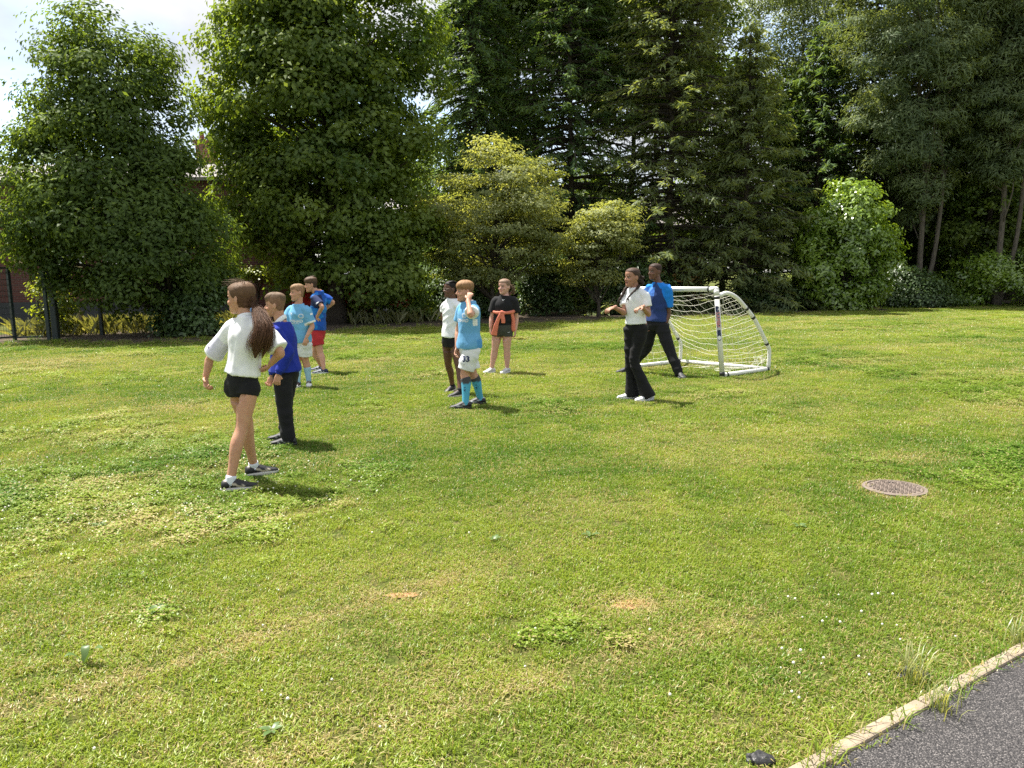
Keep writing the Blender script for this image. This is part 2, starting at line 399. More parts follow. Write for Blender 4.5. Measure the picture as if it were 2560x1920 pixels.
for i in range(-6, 7):
    for j in range(-6, 7):
        x, y = (i + 0.5 * (j % 2)) * 0.028, j * 0.026
        if x * x + y * y < (MC_R * 0.78) ** 2:
            mb.box((x, y, 0.018), (0.010, 0.0045, 0.004), [[1, (1 if (i + j) % 2 else -1), 0], [(-1 if (i + j) % 2 else 1), 1, 0], [0, 0, 1]] / np.array([[math.sqrt(2)], [math.sqrt(2)], [1]]))
tag(obj('tread_stud', mb.mesh('studs'), M_IRON, mc), kind='stuff')
for kx, ky in ((-0.02, -0.05), (0.04, 0.12)):
    mb = MB(); mb.box((kx, ky, 0.018), (0.022, 0.007, 0.002)); obj('key_slot', mb.mesh('slot'), M_BLACK, mc)

# ------------------------------------------------------------------ buildings behind the trees
M_BRICK = brick_mat('school_brick', (0.115, 0.034, 0.028), (0.085, 0.026, 0.024), (0.13, 0.09, 0.08))
M_BRICK2 = brick_mat('house_brick', (0.33, 0.12, 0.075), (0.26, 0.1, 0.065), (0.38, 0.32, 0.27))
M_SLATE = plain('pale_slate', (0.17, 0.15, 0.145), 0.6, 0.2, 3, bump=0.4, bscale=12)
M_STONE = plain('cream_stone', (0.42, 0.34, 0.2), 0.85, 0.15, 4)
M_FRAME = plain('window_frame_white', (0.75, 0.75, 0.74), 0.5, 0.04)
M_RENDER = plain('white_render', (0.62, 0.62, 0.60), 0.85, 0.08, 1.2)
M_DARKPL = plain('dark_plinth', (0.035, 0.037, 0.042), 0.8, 0.2, 3)
m, nt = nmat('window_glass'); out(nt, nd(nt, 'ShaderNodeBsdfPrincipled', {'Base Color': (0.02, 0.025, 0.03, 1), 'Roughness': 0.06, 'Specular IOR Level': 0.8}).outputs[0]); M_GLASS = m

def building(name, label, x0, x1, yf, depth, eave, ridge, wallm, roofm, wins=(), chims=(), lintels=(), plinth=None):
    """gabled house, front wall at y = yf facing the camera"""
    o = np.array([(x0 + x1) / 2, yf, 0]); r = root(name, o, label, 'building')
    w = (x1 - x0) / 2
    mb = MB(); v = [(-w, 0, -0.3), (w, 0, -0.3), (w, depth, -0.3), (-w, depth, -0.3), (-w, 0, eave), (w, 0, eave), (w, depth, eave), (-w, depth, eave), (-w, depth / 2, ridge), (w, depth / 2, ridge)]
    mb.v = v; mb.f = [(0, 1, 5, 4), (2, 3, 7, 6), (1, 2, 6, 9, 5), (3, 0, 4, 8, 7)]
    obj('wall', mb.mesh('wall'), wallm, r)
    mb = MB(); e = 0.3; t = 0.12; sl = (ridge - eave) / (depth / 2)
    for sgn in (0, 1):
        y0, yr = (-e, depth / 2) if sgn == 0 else (depth + e, depth / 2)
        a = [(-w - e, y0, eave - e * sl + 0.05), (w + e, y0, eave - e * sl + 0.05), (w + e, yr, ridge + 0.05), (-w - e, yr, ridge + 0.05)]
        b = len(mb.v); mb.v += a + [(p[0], p[1], p[2] + t) for p in a]
        mb.f += [tuple(b + i for i in f) for f in ((0, 1, 2, 3), (4, 7, 6, 5), (0, 4, 5, 1), (1, 5, 6, 2), (2, 6, 7, 3), (3, 7, 4, 0))]
    rf = obj('roof', mb.mesh('roof'), roofm, r)
    for cx, cz in chims:
        mb = MB(); mb.box((cx - o[0], depth / 2, (ridge + cz) / 2 - 0.3), (0.35, 0.3, (cz - ridge) / 2 + 0.3)); mb.box((cx - o[0], depth / 2, cz + 0.05), (0.42, 0.37, 0.06))
        for q in (-0.17, 0.17): mb.tube([(cx - o[0] + q, depth / 2, cz + 0.1), (cx - o[0] + q, depth / 2, cz + 0.45)], [0.11, 0.09], 10)
        obj('chimney', mb.mesh('chimney'), M_BRICK2, rf)
    wm = {}
    for cx, cz, hw, hh in wins:
        mb = MB(); fr = 0.05
        for c, h in (((0, 0, hh - fr), (hw, 0.05, fr)), ((0, 0, -hh + fr), (hw, 0.05, fr)), ((-hw + fr, 0, 0), (fr, 0.048, hh - 2 * fr)), ((hw - fr, 0, 0), (fr, 0.048, hh - 2 * fr)), ((0, 0, 0), (hw - 2 * fr, 0.04, 0.03))): mb.box(c, h)
        wi = obj('window', mb.mesh('win'), M_FRAME, r, (cx - o[0], -0.02, cz))
        mb = MB(); mb.box((0, 0, 0), (hw - fr, 0.01, hh - fr)); obj('pane', mb.mesh('pane'), M_GLASS, wi)
        mb = MB(); mb.box((0, -0.06, -hh - 0.06), (hw + 0.1, 0.1, 0.055)); obj('sill', mb.mesh('sill'), M_STONE, wi)
    for cx, cz, hw, hh in lintels:
        mb = MB(); k = 0.8
        a = [(-hw, hh), (hw, hh), (hw * k, -hh), (-hw * k, -hh)]
        mb.v = [(p[0], -0.03, p[1]) for p in a] + [(p[0], 0.05, p[1]) for p in a]; mb.f = [(0, 1, 2, 3), (7, 6, 5, 4), (0, 4, 5, 1), (1, 5, 6, 2), (2, 6, 7, 3), (3, 7, 4, 0)]
        obj('lintel', mb.mesh('lintel'), M_STONE, r, (cx - o[0], 0, cz))
    if plinth:
        mb = MB(); mb.box((0, -0.03, plinth / 2 - 0.1), (w + 0.03, 0.05, plinth / 2 + 0.1)); obj('plinth', mb.mesh('plinth'), M_DARKPL, r)
    return r
def zx(px, py, Y): p = W(px, py, Y); return p[0], p[2]
YS = 29.0
e = zx(200, 455, YS)[1]; rd = zx(200, 420, YS + 3.5)[1]
li = zx(52, 650, YS); ch = zx(516, 360, YS + 3.5)
building('brick_school', 'dark red brick school with pale slate roof behind the leftmost tree', zx(-900, 600, YS)[0], zx(640, 600, YS)[0], YS, 7.0, e, rd, M_BRICK, M_SLATE,
         wins=[(zx(p, 600, YS)[0], 3.0, 0.55, 0.85) for p in (170, 300, 430)], chims=[ch], lintels=[(li[0], li[1], 0.3, 0.125)], plinth=0.75)
YH = 54.0
wv = zx(1060, 622, YH)
building('brick_house', 'orange brick house with a white sash window glimpsed behind the middle trees', zx(960, 600, YH)[0], zx(1290, 600, YH)[0], YH, 8.0, zx(1060, 575, YH)[1], zx(1060, 490, YH + 4)[1], M_BRICK2, M_SLATE,
         wins=[(wv[0], wv[1], 0.3, 0.55), (wv[0] + 3.2, wv[1], 0.3, 0.55), (wv[0] + 6, wv[1], 0.4, 0.55)])
building('white_house', 'white rendered house with dark windows glimpsed behind the pale green trees', zx(1330, 600, 50)[0], zx(1575, 600, 50)[0], 50.0, 8.0, zx(1400, 545, 50)[1], zx(1400, 470, 54)[1], M_RENDER, M_SLATE,
         wins=[(zx(p, 600, 50)[0], zx(p, 605, 50)[1], 0.5, 0.7) for p in (1365, 1400, 1445, 1490, 1535)])
building('brick_cottage', 'brick house end showing between the two brownish spruces', zx(1596, 600, 46)[0], zx(1760, 600, 46)[0], 46.0, 8.0, zx(1600, 570, 46)[1], zx(1600, 500, 50)[1], M_BRICK2, M_SLATE,
         wins=[(zx(1700, 600, 46)[0], zx(1700, 615, 46)[1], 0.5, 0.6)])
# boundary wall behind the boys
YW = 28.6
xa, xb = W(575, 690, YW)[0], W(1000, 690, YW)[0]; zt = W(700, 692, YW)[2]
bw = root('boundary_wall', ((xa + xb) / 2, YW, 0), 'low dark red brick boundary wall behind the three boys at left', 'wall')
mb = MB(); mb.box((0, 0, zt / 2 - 0.1), ((xb - xa) / 2, 0.11, zt / 2 + 0.1)); obj('brickwork', mb.mesh('bw'), M_BRICK, bw)
mb = MB()
for i in range(int((xb - xa) / 0.6)): mb.box((-(xb - xa) / 2 + 0.3 + i * 0.6, 0, zt + 0.035), (0.296, 0.15, 0.035))
obj('coping', mb.mesh('coping'), M_DARKPL, bw)

# red car parked beyond the bushes
M_RED = plain('red_car_paint', (0.42, 0.02, 0.025), 0.22, 0.05)
M_TYRE = plain('tyre_rubber', (0.02, 0.02, 0.02), 0.8)
M_CHROME = plain('wheel_alloy', (0.5, 0.5, 0.52), 0.3, 0.05, metal=0.8)
cc = W(888, 770, 26.8); cc[2] = 0
car = root('parked_car', cc, 'red hatchback car parked beyond the bushes, mostly hidden by leaves', 'car')
prof = [(-2.0, 0.35), (-1.98, 0.75), (-1.85, 0.98), (-1.45, 1.05), (1.0, 0.98), (1.75, 0.88), (1.98, 0.7), (2.0, 0.35)]
top = [(-1.8, 1.0), (-1.45, 1.38), (-0.9, 1.46), (0.2, 1.44), (0.95, 1.0)]
def slab(mb, pr, w, wt=None, zt=None):
    b = len(mb.v); k = len(pr)
    for s in (-1, 1):
        for x, z in pr: mb.v.append((x, s * (w if wt is None else w + (wt - w) * max(0, min(1, (z - 1.0) / 0.45))), z))
    mb.f.append(tuple(b + i for i in range(k))); mb.f.append(tuple(b + k + i for i in reversed(range(k))))
    for i in range(k): j = (i + 1) % k; mb.f.append((b + j, b + i, b + k + i, b + k + j))
mb = MB(); slab(mb, prof, 0.83); bevel_me = bevel_mesh(mb.mesh('body'), 0.05, 3); obj('body', bevel_me, M_RED, car)
mb = MB(); slab(mb, top, 0.78, 0.62); obj('cabin', bevel_mesh(mb.mesh('cabin'), 0.04, 2), M_RED, car)
mb = MB()
for s in (-1, 1):
    for wpr in ([(-1.5, 1.06), (-1.3, 1.34), (-0.5, 1.39), (-0.5, 1.06)], [(-0.42, 1.06), (-0.42, 1.39), (0.15, 1.37), (0.72, 1.06)]):
        b = len(mb.v)
        for x, z in wpr: mb.v.append((x, s * (0.795 + (0.635 - 0.795) * (z - 1.0) / 0.45), z))
        mb.f.append((b, b + 1, b + 2, b + 3)); obj('side_window', mb.mesh('sw'), M_GLASS, car); mb = MB()
for x in (-1.28, 1.25):
    for s in (-1, 1):
        mb = MB(); mb.tube([(0, -0.1, 0), (0, 0.1, 0)], [0.31, 0.31], 24); wh = obj('wheel', mb.mesh('wheel'), M_TYRE, car, (x, s * 0.76, 0.31))
        mb = MB(); mb.tube([(0, -0.105, 0), (0, 0.105, 0)], [0.2, 0.2], 20); obj('rim', mb.mesh('rim'), M_CHROME, wh)

# iron railings behind the middle trees
M_RAIL = plain('black_railing_paint', (0.015, 0.015, 0.016), 0.5)
YR = 33.0; xa, xb = W(1030, 700, YR)[0], W(1600, 700, YR)[0]; zt = W(1300, 664, YR)[2]
ra = root('iron_railings', ((xa + xb) / 2, YR, 0), 'black iron railings running behind the middle trees', 'railings')
mb = MB(); L = (xb - xa) / 2
for i in range(int(2 * L / 0.14)): mb.box((-L + i * 0.14, 0, zt / 2), (0.012, 0.012, zt / 2))
tag(obj('picket', mb.mesh('pickets'), M_RAIL, ra), kind='stuff')
for z in (0.2, zt - 0.15):
    mb = MB(); mb.box((0, 0.02, z), (L, 0.012, 0.025)); obj('rail', mb.mesh('rail'), M_RAIL, ra)

# mesh fence and posts at the far left
M_FENCE = plain('dark_green_fence', (0.018, 0.03, 0.03), 0.45, 0.1)
M_TIMBER = plain('weathered_timber', (0.2, 0.16, 0.11), 0.9, 0.2, 12)
g0, g1 = G(38, 851), G(-340, 884)
fe = root('mesh_fence', g0, 'dark welded mesh fence panel with frame at the left edge', 'fence')
fd = g1 - g0; fl = np.linalg.norm(fd); fu = nrm(fd); zt = W(28, 667, g0[1])[2]; ax = [fu, np.cross([0, 0, 1], fu), [0, 0, 1]]
for k in range(3):
    mb = MB(); mb.box(fu * fl * k / 2 + [0, 0, zt / 2], (0.035, 0.035, zt / 2), ax); obj('post', mb.mesh('post'), M_FENCE, fe)
for z in (0.1, zt - 0.03):
    mb = MB(); mb.box(fu * fl / 2 + [0, 0, z], (fl / 2 - 0.036, 0.022, 0.022), ax); obj('rail', mb.mesh('rail'), M_FENCE, fe)
mb = MB()
for i in range(1, 12):
    for dz in ((0.0, 0.035) if i % 2 else (0.0,)):
        z = 0.1 + (zt - 0.13) * i / 12 + dz; mb.box(fu * fl / 2 + [0, 0, z], (fl / 2 - 0.036, 0.004, 0.005), ax)
for i in range(1, int(fl / 0.07)): mb.box(fu * i * 0.07 + [0, 0, zt / 2], (0.0025, 0.0025, zt / 2 - 0.1), ax)
tag(obj('wire_mesh', mb.mesh('wires'), M_FENCE, fe), kind='stuff')
g2 = G(112, 849)
fe2 = root('fence_infill', (g0 + g2) / 2, 'short mesh fence length between the frame and the green post', 'fence')
fd2 = g2 - g0; l2 = np.linalg.norm(fd2); u2 = nrm(fd2); ax2 = [u2, np.cross([0, 0, 1], u2), [0, 0, 1]]
for z in (0.08, zt - 0.03):
    mb = MB(); mb.box([0, 0, z], (l2 / 2 - 0.04, 0.02, 0.022), ax2); obj('rail', mb.mesh('rail'), M_FENCE, fe2)
mb = MB()
for i in range(1, 12): mb.box([0, 0, 0.1 + (zt - 0.13) * i / 12], (l2 / 2 - 0.04, 0.004, 0.005), ax2)
tag(obj('wire_mesh', mb.mesh('wires'), M_FENCE, fe2), kind='stuff')
def fpost(px, py, h, r_, mat, label, lean=0.0):
    g = G(px, py); o = root('fence_post', g, label, 'post')
    mb = MB(); mb.box((lean * h / 2, 0, h / 2 - 0.05), (r_, r_, h / 2 + 0.05), [[1, 0, 0], [0, 1, 0], nrm([lean, 0, 1])]); obj('shaft', bevel_mesh(mb.mesh('post'), r_ * 0.2, 1), mat, o)
    mb = MB(); mb.box((lean * h, 0, h + 0.012), (r_ * 1.15, r_ * 1.15, 0.012)); obj('cap', mb.mesh('cap'), mat, o)
fpost(124, 853, 1.75, 0.04, M_FENCE, 'slim dark steel fence post right of the mesh panel', 0.0)
fpost(142, 849, 1.9, 0.075, M_FENCE, 'thick dark green fence post left of the leftmost tree')
fpost(206, 832, 0.62, 0.05, M_TIMBER, 'short pale timber post in long grass left of the leftmost trunk')
fpost(256, 838, 0.9, 0.045, M_FENCE, 'dark post in long grass under the leftmost tree')
fpost(452, 826, 0.9, 0.04, M_FENCE, 'dark post right of the leftmost trunk near the yellow sapling')
fpost(947, 808, 1.9, 0.05, M_FENCE, 'tall dark post among the bushes right of the sycamore trunk')
# ================================================================== TREES AND SHRUBS
L_OAK = leaf_mat('leaf_dark', (0.040, 0.078, 0.018), (0.140, 0.207, 0.045), 0.48, 0.015, 0.5)
L_SYC = leaf_mat('leaf_sycamore', (0.050, 0.105, 0.018), (0.185, 0.250, 0.045), 0.50, 0.02, 0.5)
L_PALE = leaf_mat('leaf_hornbeam', (0.105, 0.14, 0.048), (0.33, 0.365, 0.165), 0.48, 0.015, 0.5)
L_SPR = leaf_mat('needle_spruce', (0.043, 0.089, 0.041), (0.155, 0.236, 0.084), 0.42, 0.012, 0.5)
L_SPRB = leaf_mat('needle_brown', (0.081, 0.114, 0.052), (0.240, 0.293, 0.124), 0.42, 0.012, 0.5)
L_PINE = leaf_mat('needle_pine', (0.060, 0.098, 0.048), (0.204, 0.258, 0.126), 0.42, 0.012, 0.5)
L_BIR = leaf_mat('leaf_birch', (0.065, 0.105, 0.045), (0.210, 0.270, 0.130), 0.42, 0.03, 0.5)
L_BACK = leaf_mat('leaf_background', (0.075, 0.135, 0.022), (0.195, 0.285, 0.045), 0.45, 0.05)
L_LAU = leaf_mat('leaf_laurel', (0.072, 0.15, 0.018), (0.26, 0.38, 0.05), 0.34, 0.07, 0.35)
L_IVY = leaf_mat('leaf_ivy', (0.034, 0.072, 0.024), (0.108, 0.174, 0.054), 0.3, 0.04, 0.45)
L_YEL = leaf_mat('leaf_yellow', (0.110, 0.154, 0.018), (0.264, 0.319, 0.039), 0.5, 0.05)
BK = bark_mat('bark_dark', (0.028, 0.022, 0.018), (0.075, 0.06, 0.045))
BKP = bark_mat('bark_pine', (0.06, 0.052, 0.042), (0.15, 0.125, 0.10))

def leaves(C, Nn, ln, wd, rs, dirs=None, fold=0.25):
    """one folded four-corner leaf per row"""
    n = len(C); Nn = Nn / (np.linalg.norm(Nn, axis=1)[:, None] + 1e-9)
    D = rs.normal(size=(n, 3)) if dirs is None else dirs
    D = D - Nn * np.sum(D * Nn, axis=1)[:, None]; D /= (np.linalg.norm(D, axis=1)[:, None] + 1e-9)
    S_ = np.cross(Nn, D); l = (ln * rs.uniform(0.55, 1.5, n))[:, None]; w = (wd * rs.uniform(0.7, 1.25, n))[:, None]
    up = Nn * w * fold
    V = np.stack([C - D * l * 0.5, C + S_ * w * 0.5 + up - D * l * 0.05, C + D * l * 0.5 - Nn * l * 0.12, C - S_ * w * 0.5 + up - D * l * 0.05], axis=1)
    return V.reshape(-1, 3)
def leaf_obj(name, V, tint, mat, parent, base):
    n = len(V) // 4
    me = mesh_np(name, V - base, np.arange(n * 4).reshape(n, 4)); fattr(me, 'tint', np.repeat(tint, 4))
    return tag(obj(name, me, mat, parent), kind='stuff')

def prof_px(rows, Y, dratio=0.9, cy=0.0):
    """silhouette rows (py, xmin, xmax) seen at depth Y -> (z, cx, cy, rx, ry) going up"""
    o = []
    for py, a, b in rows:
        A, B = W(a, py, Y), W(b, py, Y); rx = (B[0] - A[0]) / 2; o.append((A[2] / 2 + B[2] / 2, (A[0] + B[0]) / 2, Y + cy, rx, max(0.3, rx * dratio)))
    return np.array(sorted(o))

def broadleaf(name, label, Y, base_px, rows, leaf, n_cl, per, ll, lw, clr, seed, trunk_r=0.2, limbs=26, dratio=0.85, group=None, cat='tree', bark=None, shell=0.5, upb=0.5, flat=0.62, needles=False, trunk_top=0.8, spike=0.13):
    rs = np.random.RandomState(seed); P = prof_px(rows, Y, dratio)
    base = G(*base_px) if not np.isscalar(base_px) else np.array([W(base_px, 700, Y)[0], Y, 0.0])
    base = np.array([base[0], Y, 0.0])
    r = root(name, base, label, cat, group)
    zs = np.linspace(P[0, 0], P[-1, 0], 80); q = [np.interp(zs, P[:, 0], P[:, k]) for k in range(1, 5)]
    wgt = (q[2] + 0.15) * (q[3] + 0.15); wgt /= wgt.sum()
    i = rs.choice(80, n_cl, p=wgt); z = zs[i] + rs.uniform(-1, 1, n_cl) * (zs[1] - zs[0])
    ph = rs.uniform(0, 2 * np.pi, n_cl); rad = 1 - np.abs(rs.normal(0, shell * 0.5, n_cl)); rad = np.clip(rad, 0.05, 1.06)
    cl = clr * rs.uniform(0.55, 1.6, n_cl)
    lobe = .86 + .32 * vnoise(ph * 1.3 + seed, z * .75 + 3, seed, 2); rx = np.maximum(q[2][i] * lobe - cl * 0.4, 0.05); ry = np.maximum(q[3][i] * lobe - cl * 0.4, 0.05)
    C = np.c_[q[0][i] + np.cos(ph) * rad * rx, q[1][i] + np.sin(ph) * rad * ry, z]
    C[:, 2] = np.maximum(C[:, 2], 0.25)
    ctr = np.c_[q[0][i], q[1][i], z - 0.4]
    outd = C - ctr; outd /= (np.linalg.norm(outd, axis=1)[:, None] + 1e-6)
    k = rs.poisson(per * (cl / clr) ** 1.7); idx = np.repeat(np.arange(n_cl), k); m_ = len(idx)
    d = rs.normal(size=(m_, 3)); d /= np.linalg.norm(d, axis=1)[:, None]
    rr = rs.uniform(0.2, 1.0, m_) ** 0.5 * (1 + .30 * np.abs(rs.normal(size=m_)) * (rs.uniform(size=m_) < .45)); sp_ = rs.normal(size=(n_cl, 5, 3)); sp_ /= np.linalg.norm(sp_, axis=2)[:, :, None]; sp_[:, :, 2] = np.abs(sp_[:, :, 2]) * .8; tw = rs.uniform(size=m_) < spike; pick = sp_[idx, rs.randint(0, 5, m_)]; d = np.where(tw[:, None], pick + d * .22, d); rr = np.where(tw, rs.uniform(.6, 1.45, m_), rr)
    pts = C[idx] + d * (cl[idx] * rr)[:, None] * np.array([1, 1, flat])
    pts[:, 2] = np.maximum(pts[:, 2], 0.06)
    nn = outd[idx] * 0.6 + d * 0.85 + np.array([0, 0, upb]) + rs.normal(size=(m_, 3)) * 0.40
    dirs = (d + outd[idx] * 0.6 + rs.normal(size=(m_, 3)) * 0.5) if needles else None
    V = leaves(pts, nn, ll, lw, rs, dirs)
    leaf_obj('crown', V, np.clip(rs.normal(0.5, 0.34, n_cl), 0, 1.15)[idx], leaf, r, base)
    if trunk_r:
        mb = MB(); zt = P[0, 0] + (P[-1, 0] - P[0, 0]) * trunk_top
        kz = np.linspace(-0.1, zt, 9); tx = np.interp(kz, P[:, 0], P[:, 1]); f = np.clip(kz / max(zt, 0.1), 0, 1)
        tp = np.c_[base[0] + (tx - base[0]) * f * 0.8 + rs.normal(0, 0.04, 9), Y + rs.normal(0, 0.05, 9), kz]
        tp[0, :2] = base[:2]
        tr = trunk_r * (1.0 - 0.82 * f) ; tr[0] *= 1.35
        mb.tube(cr(tp, 3), cr(np.c_[tr, tr], 3)[:, 0], 12)
        obj('trunk', mb.mesh('trunk', base, True), bark or BK, r)
        if name == 'pine_tree':
            mb = MB(); t2 = tp.copy(); t2[:, 0] += .55 + .25 * np.sin(np.linspace(0, 2.5, 9)); t2[0, 0] -= .5; t2[1, 0] -= .1; mb.tube(cr(t2, 3), cr(np.c_[tr, tr], 3)[:, 0] * .8, 12); obj('trunk', mb.mesh('trunk', base, True), bark or BK, r)
        mb = MB()
        for j in rs.choice(n_cl, min(limbs, n_cl), replace=False):
            zz = np.clip(C[j, 2] - rs.uniform(0.8, 2.2), max(0.3, zt * 0.12), zt * 0.96); fz = zz / zt
            s_ = np.array([np.interp(zz, tp[:, 2], tp[:, 0]), np.interp(zz, tp[:, 2], tp[:, 1]), zz])
            mid = (s_ + C[j]) / 2 + rs.normal(0, 0.18, 3) + np.array([0, 0, 0.15]); r0 = max(0.02, trunk_r * (1 - 0.85 * fz) * 0.45)
            mb.tube(cr([s_, mid, C[j]], 3), np.linspace(r0, 0.012, 7), 6)
        tag(obj('branch', mb.mesh('limbs', base, True), bark or BK, r), kind='stuff')
    return r

def spruce(name, label, Y, px, top_py, base_py, hw, leaf, seed, z0=0.3, nb=7, step=0.3, cards=80, droop=0.35, trunk_r=0.16, group='conifers along the boundary', cl=0.30, cw=0.075, power=0.75, bark=None):
    """hw: half width in pixels at the lowest branches"""
    rs = np.random.RandomState(seed); top = W(px, top_py, Y); base = np.array([top[0], Y, 0.0]); h = top[2]; Lm = hw / FPX * Y
    r = root(name, base, label, 'tree', group)
    mb = MB(); zz = np.linspace(-0.1, h, 10); tp = np.c_[base[0] + rs.normal(0, 0.03, 10), np.full(10, Y), zz]; mb.tube(tp, trunk_r * (1 - 0.93 * np.clip(zz / h, 0, 1)), 10)
    obj('trunk', mb.mesh('trunk', base, True), bark or BK, r)
    Cc, Nn, Dd, Tt = [], [], [], []; bb = MB(); z = z0; w = 0
    while z < h * 0.99:
        f = (z - z0) / (h - z0); L0 = Lm * (1 - f) ** power + 0.12; n_ = nb if f < 0.85 else 4
        for b in range(n_):
            a = 2 * np.pi * (b / n_) + w + rs.normal(0, 0.25); L = L0 * rs.uniform(0.6, 1.18)
            hd = np.array([math.cos(a), math.sin(a), 0]); zb = z + rs.uniform(-0.9, 0.9) * step; dr = droop * rs.uniform(.4, 1.6)
            t = np.linspace(0, 1, 6)
            pb = np.array([base + hd * L * q + np.array([0, 0, zb + L * (0.12 * q - dr * q * q + 0.12 * q ** 4)]) for q in t])
            if L > 0.5: bb.tube(pb, np.linspace(0.02 + 0.012 * L, 0.006, 6), 4)
            m_ = max(8, int(cards * L / Lm + 10)); q = rs.uniform(0.12, 1.0, m_) ** 0.8
            pp = np.stack([np.interp(q, t, pb[:, c]) for c in range(3)], axis=1); side = np.array([-hd[1], hd[0], 0])
            sg = rs.choice([-1, 1], m_); ang = rs.uniform(0.2, 1.25, m_)
            dd = hd * np.cos(ang)[:, None] + side * (np.sin(ang) * sg)[:, None] + np.array([0, 0, -1]) * rs.uniform(-0.15, 1.3, m_)[:, None]
            dd /= np.linalg.norm(dd, axis=1)[:, None]
            pp = pp + dd * (cl * 0.5) * rs.uniform(.4, 1.9, m_)[:, None] * (1.2 - q * 0.4)[:, None] + rs.normal(0, 0.04, (m_, 3))
            Cc.append(pp); Dd.append(dd); Nn.append(np.array([0, 0, 1.0]) + rs.normal(0, 0.55, (m_, 3)) + hd * 0.3); Tt.append(np.full(m_, np.clip(rs.normal(0.45, 0.26), 0, 1)))
        z += step * rs.uniform(0.8, 1.2) * (0.65 + 0.5 * (1 - f)); w += 0.7
    Cc, Nn, Dd, Tt = map(np.concatenate, (Cc, Nn, Dd, Tt)); Cc[:, 2] = np.maximum(Cc[:, 2], 0.05)
    leaf_obj('crown', leaves(Cc, Nn, cl, cw, rs, Dd, 0.1), Tt, leaf, r, base)
    tag(obj('branch', bb.mesh('limbs', base), bark or BK, r), kind='stuff')
    return r

# the two big broadleaved trees at left
broadleaf('broadleaf_tree', 'leftmost tree, dark green broadleaved dome crown reaching almost to the grass', 20.8, (450, 838),
          [(0, 225, 290), (40, 165, 345), (110, 118, 405), (200, 75, 450), (300, 55, 505), (400, 20, 505), (480, 32, 525), (560, 45, 575), (620, 50, 600), (690, 95, 600), (730, 150, 570), (758, 230, 520)],
          L_OAK, 330, 185, 0.125, 0.072, 0.50, 11, 0.24, 60, 0.8)
broadleaf('sycamore_tree', 'tall bushy sycamore with yellow green top behind the boys in blue', 25.3, (845, 808),
          [(-190, 680, 980), (-60, 590, 1050), (20, 535, 1100), (120, 510, 1115), (250, 505, 1120), (400, 535, 1120), (520, 560, 1115), (600, 600, 1100), (670, 640, 1090), (730, 690, 1070)],
          L_SYC, 460, 185, 0.155, 0.11, 0.60, 12, 0.3, 70, 0.7, shell=0.8)
broadleaf('backdrop_tree', 'broadleaved tree rising behind the left flank of the sycamore', 31.0, 640, [(-60, 600, 760), (20, 560, 800), (120, 545, 820), (260, 560, 800), (420, 580, 760), (560, 590, 740)], L_OAK, 150, 90, 0.17, 0.1, 0.7, 13, 0.18, 20, group='trees behind the front row')
# conifers
spruce('spruce_tree', 'tall black green spruce right of the sycamore', 33.5, 1172, -420, 700, 175, L_SPR, 21, z0=2.4, droop=0.62, nb=8, step=0.27)
spruce('spruce_tree', 'dark green spruce behind the pale leafed tree at picture centre', 33.0, 1425, -420, 780, 250, L_SPR, 22, z0=0.8, droop=0.4, nb=7, step=0.3)
spruce('spruce_tree', 'brownish spruce with low sweeping skirts behind the goal', 31.5, 1690, -480, 770, 265, L_SPRB, 23, z0=0.15, droop=0.38, nb=8, step=0.29)
spruce('spruce_tree', 'brownish spruce just left of the bright laurel bush', 30.5, 1880, 60, 770, 190, L_SPRB, 24, z0=0.15, droop=0.36, nb=7, step=0.29)
spruce('spruce_tree', 'thin trunked conifer standing between the black spruce and the centre spruce', 36.0, 1330, -350, 780, 150, L_SPR, 25, z0=3.5, droop=0.2, nb=5, step=0.5, cards=30)
spruce('spruce_tree', 'dark spruce far behind the bright laurel bush', 35.0, 2060, 60, 770, 210, L_SPR, 26, z0=0.4, droop=0.3, nb=7, step=0.36)
# pines at right
broadleaf('pine_tree', 'tall two stemmed pine right of the laurel bush', 32.0, 2300, [(-260, 2150, 2400), (-100, 2090, 2450), (60, 2060, 2480), (200, 2090, 2440), (330, 2130, 2420), (420, 2190, 2390), (540, 2210, 2370)], L_PINE, 230, 220, 0.22, 0.05, 0.52, 31, 0.125, 60, bark=BKP, upb=0.6, needles=True, trunk_top=0.9, shell=0.9, group='pines at the right', dratio=0.9)
broadleaf('pine_tree', 'pine with slim twin trunks at the right edge', 31.5, 2493, [(-260, 2430, 2640), (-100, 2380, 2690), (60, 2370, 2680), (180, 2380, 2660), (320, 2400, 2630), (450, 2440, 2580)], L_PINE, 200, 220, 0.22, 0.05, 0.52, 32, 0.125, 50, bark=BKP, upb=0.6, needles=True, trunk_top=0.9, shell=0.9, group='pines at the right')
# birch-like pale tree and the leafy backdrop
broadleaf('birch_tree', 'airy pale grey green tree with sky showing through, right of the goal top', 38.5, 1985, [(-200, 1880, 2120), (-60, 1840, 2170), (80, 1820, 2190), (200, 1840, 2170), (330, 1870, 2120), (450, 1900, 2080)], L_BIR, 300, 110, 0.15, 0.075, 0.6, 41, 0.12, 50, shell=0.9, group='trees behind the front row')
broadleaf('backdrop_tree', 'bright green broadleaved tree behind the centre conifers', 36.0, 1560, [(-260, 1460, 1720), (-100, 1400, 1800), (60, 1380, 1830), (200, 1420, 1800), (330, 1480, 1760)], L_BACK, 330, 110, 0.2, 0.13, 0.75, 42, 0.16, 30, group='trees behind the front row')
broadleaf('backdrop_tree', 'bright green broadleaved tree behind the thin trunked conifer', 37.0, 1300, [(-260, 1180, 1440), (-80, 1130, 1460), (100, 1160, 1440), (250, 1190, 1400), (380, 1220, 1380)], L_BACK, 270, 110, 0.2, 0.13, 0.75, 43, 0.16, 30, group='trees behind the front row')
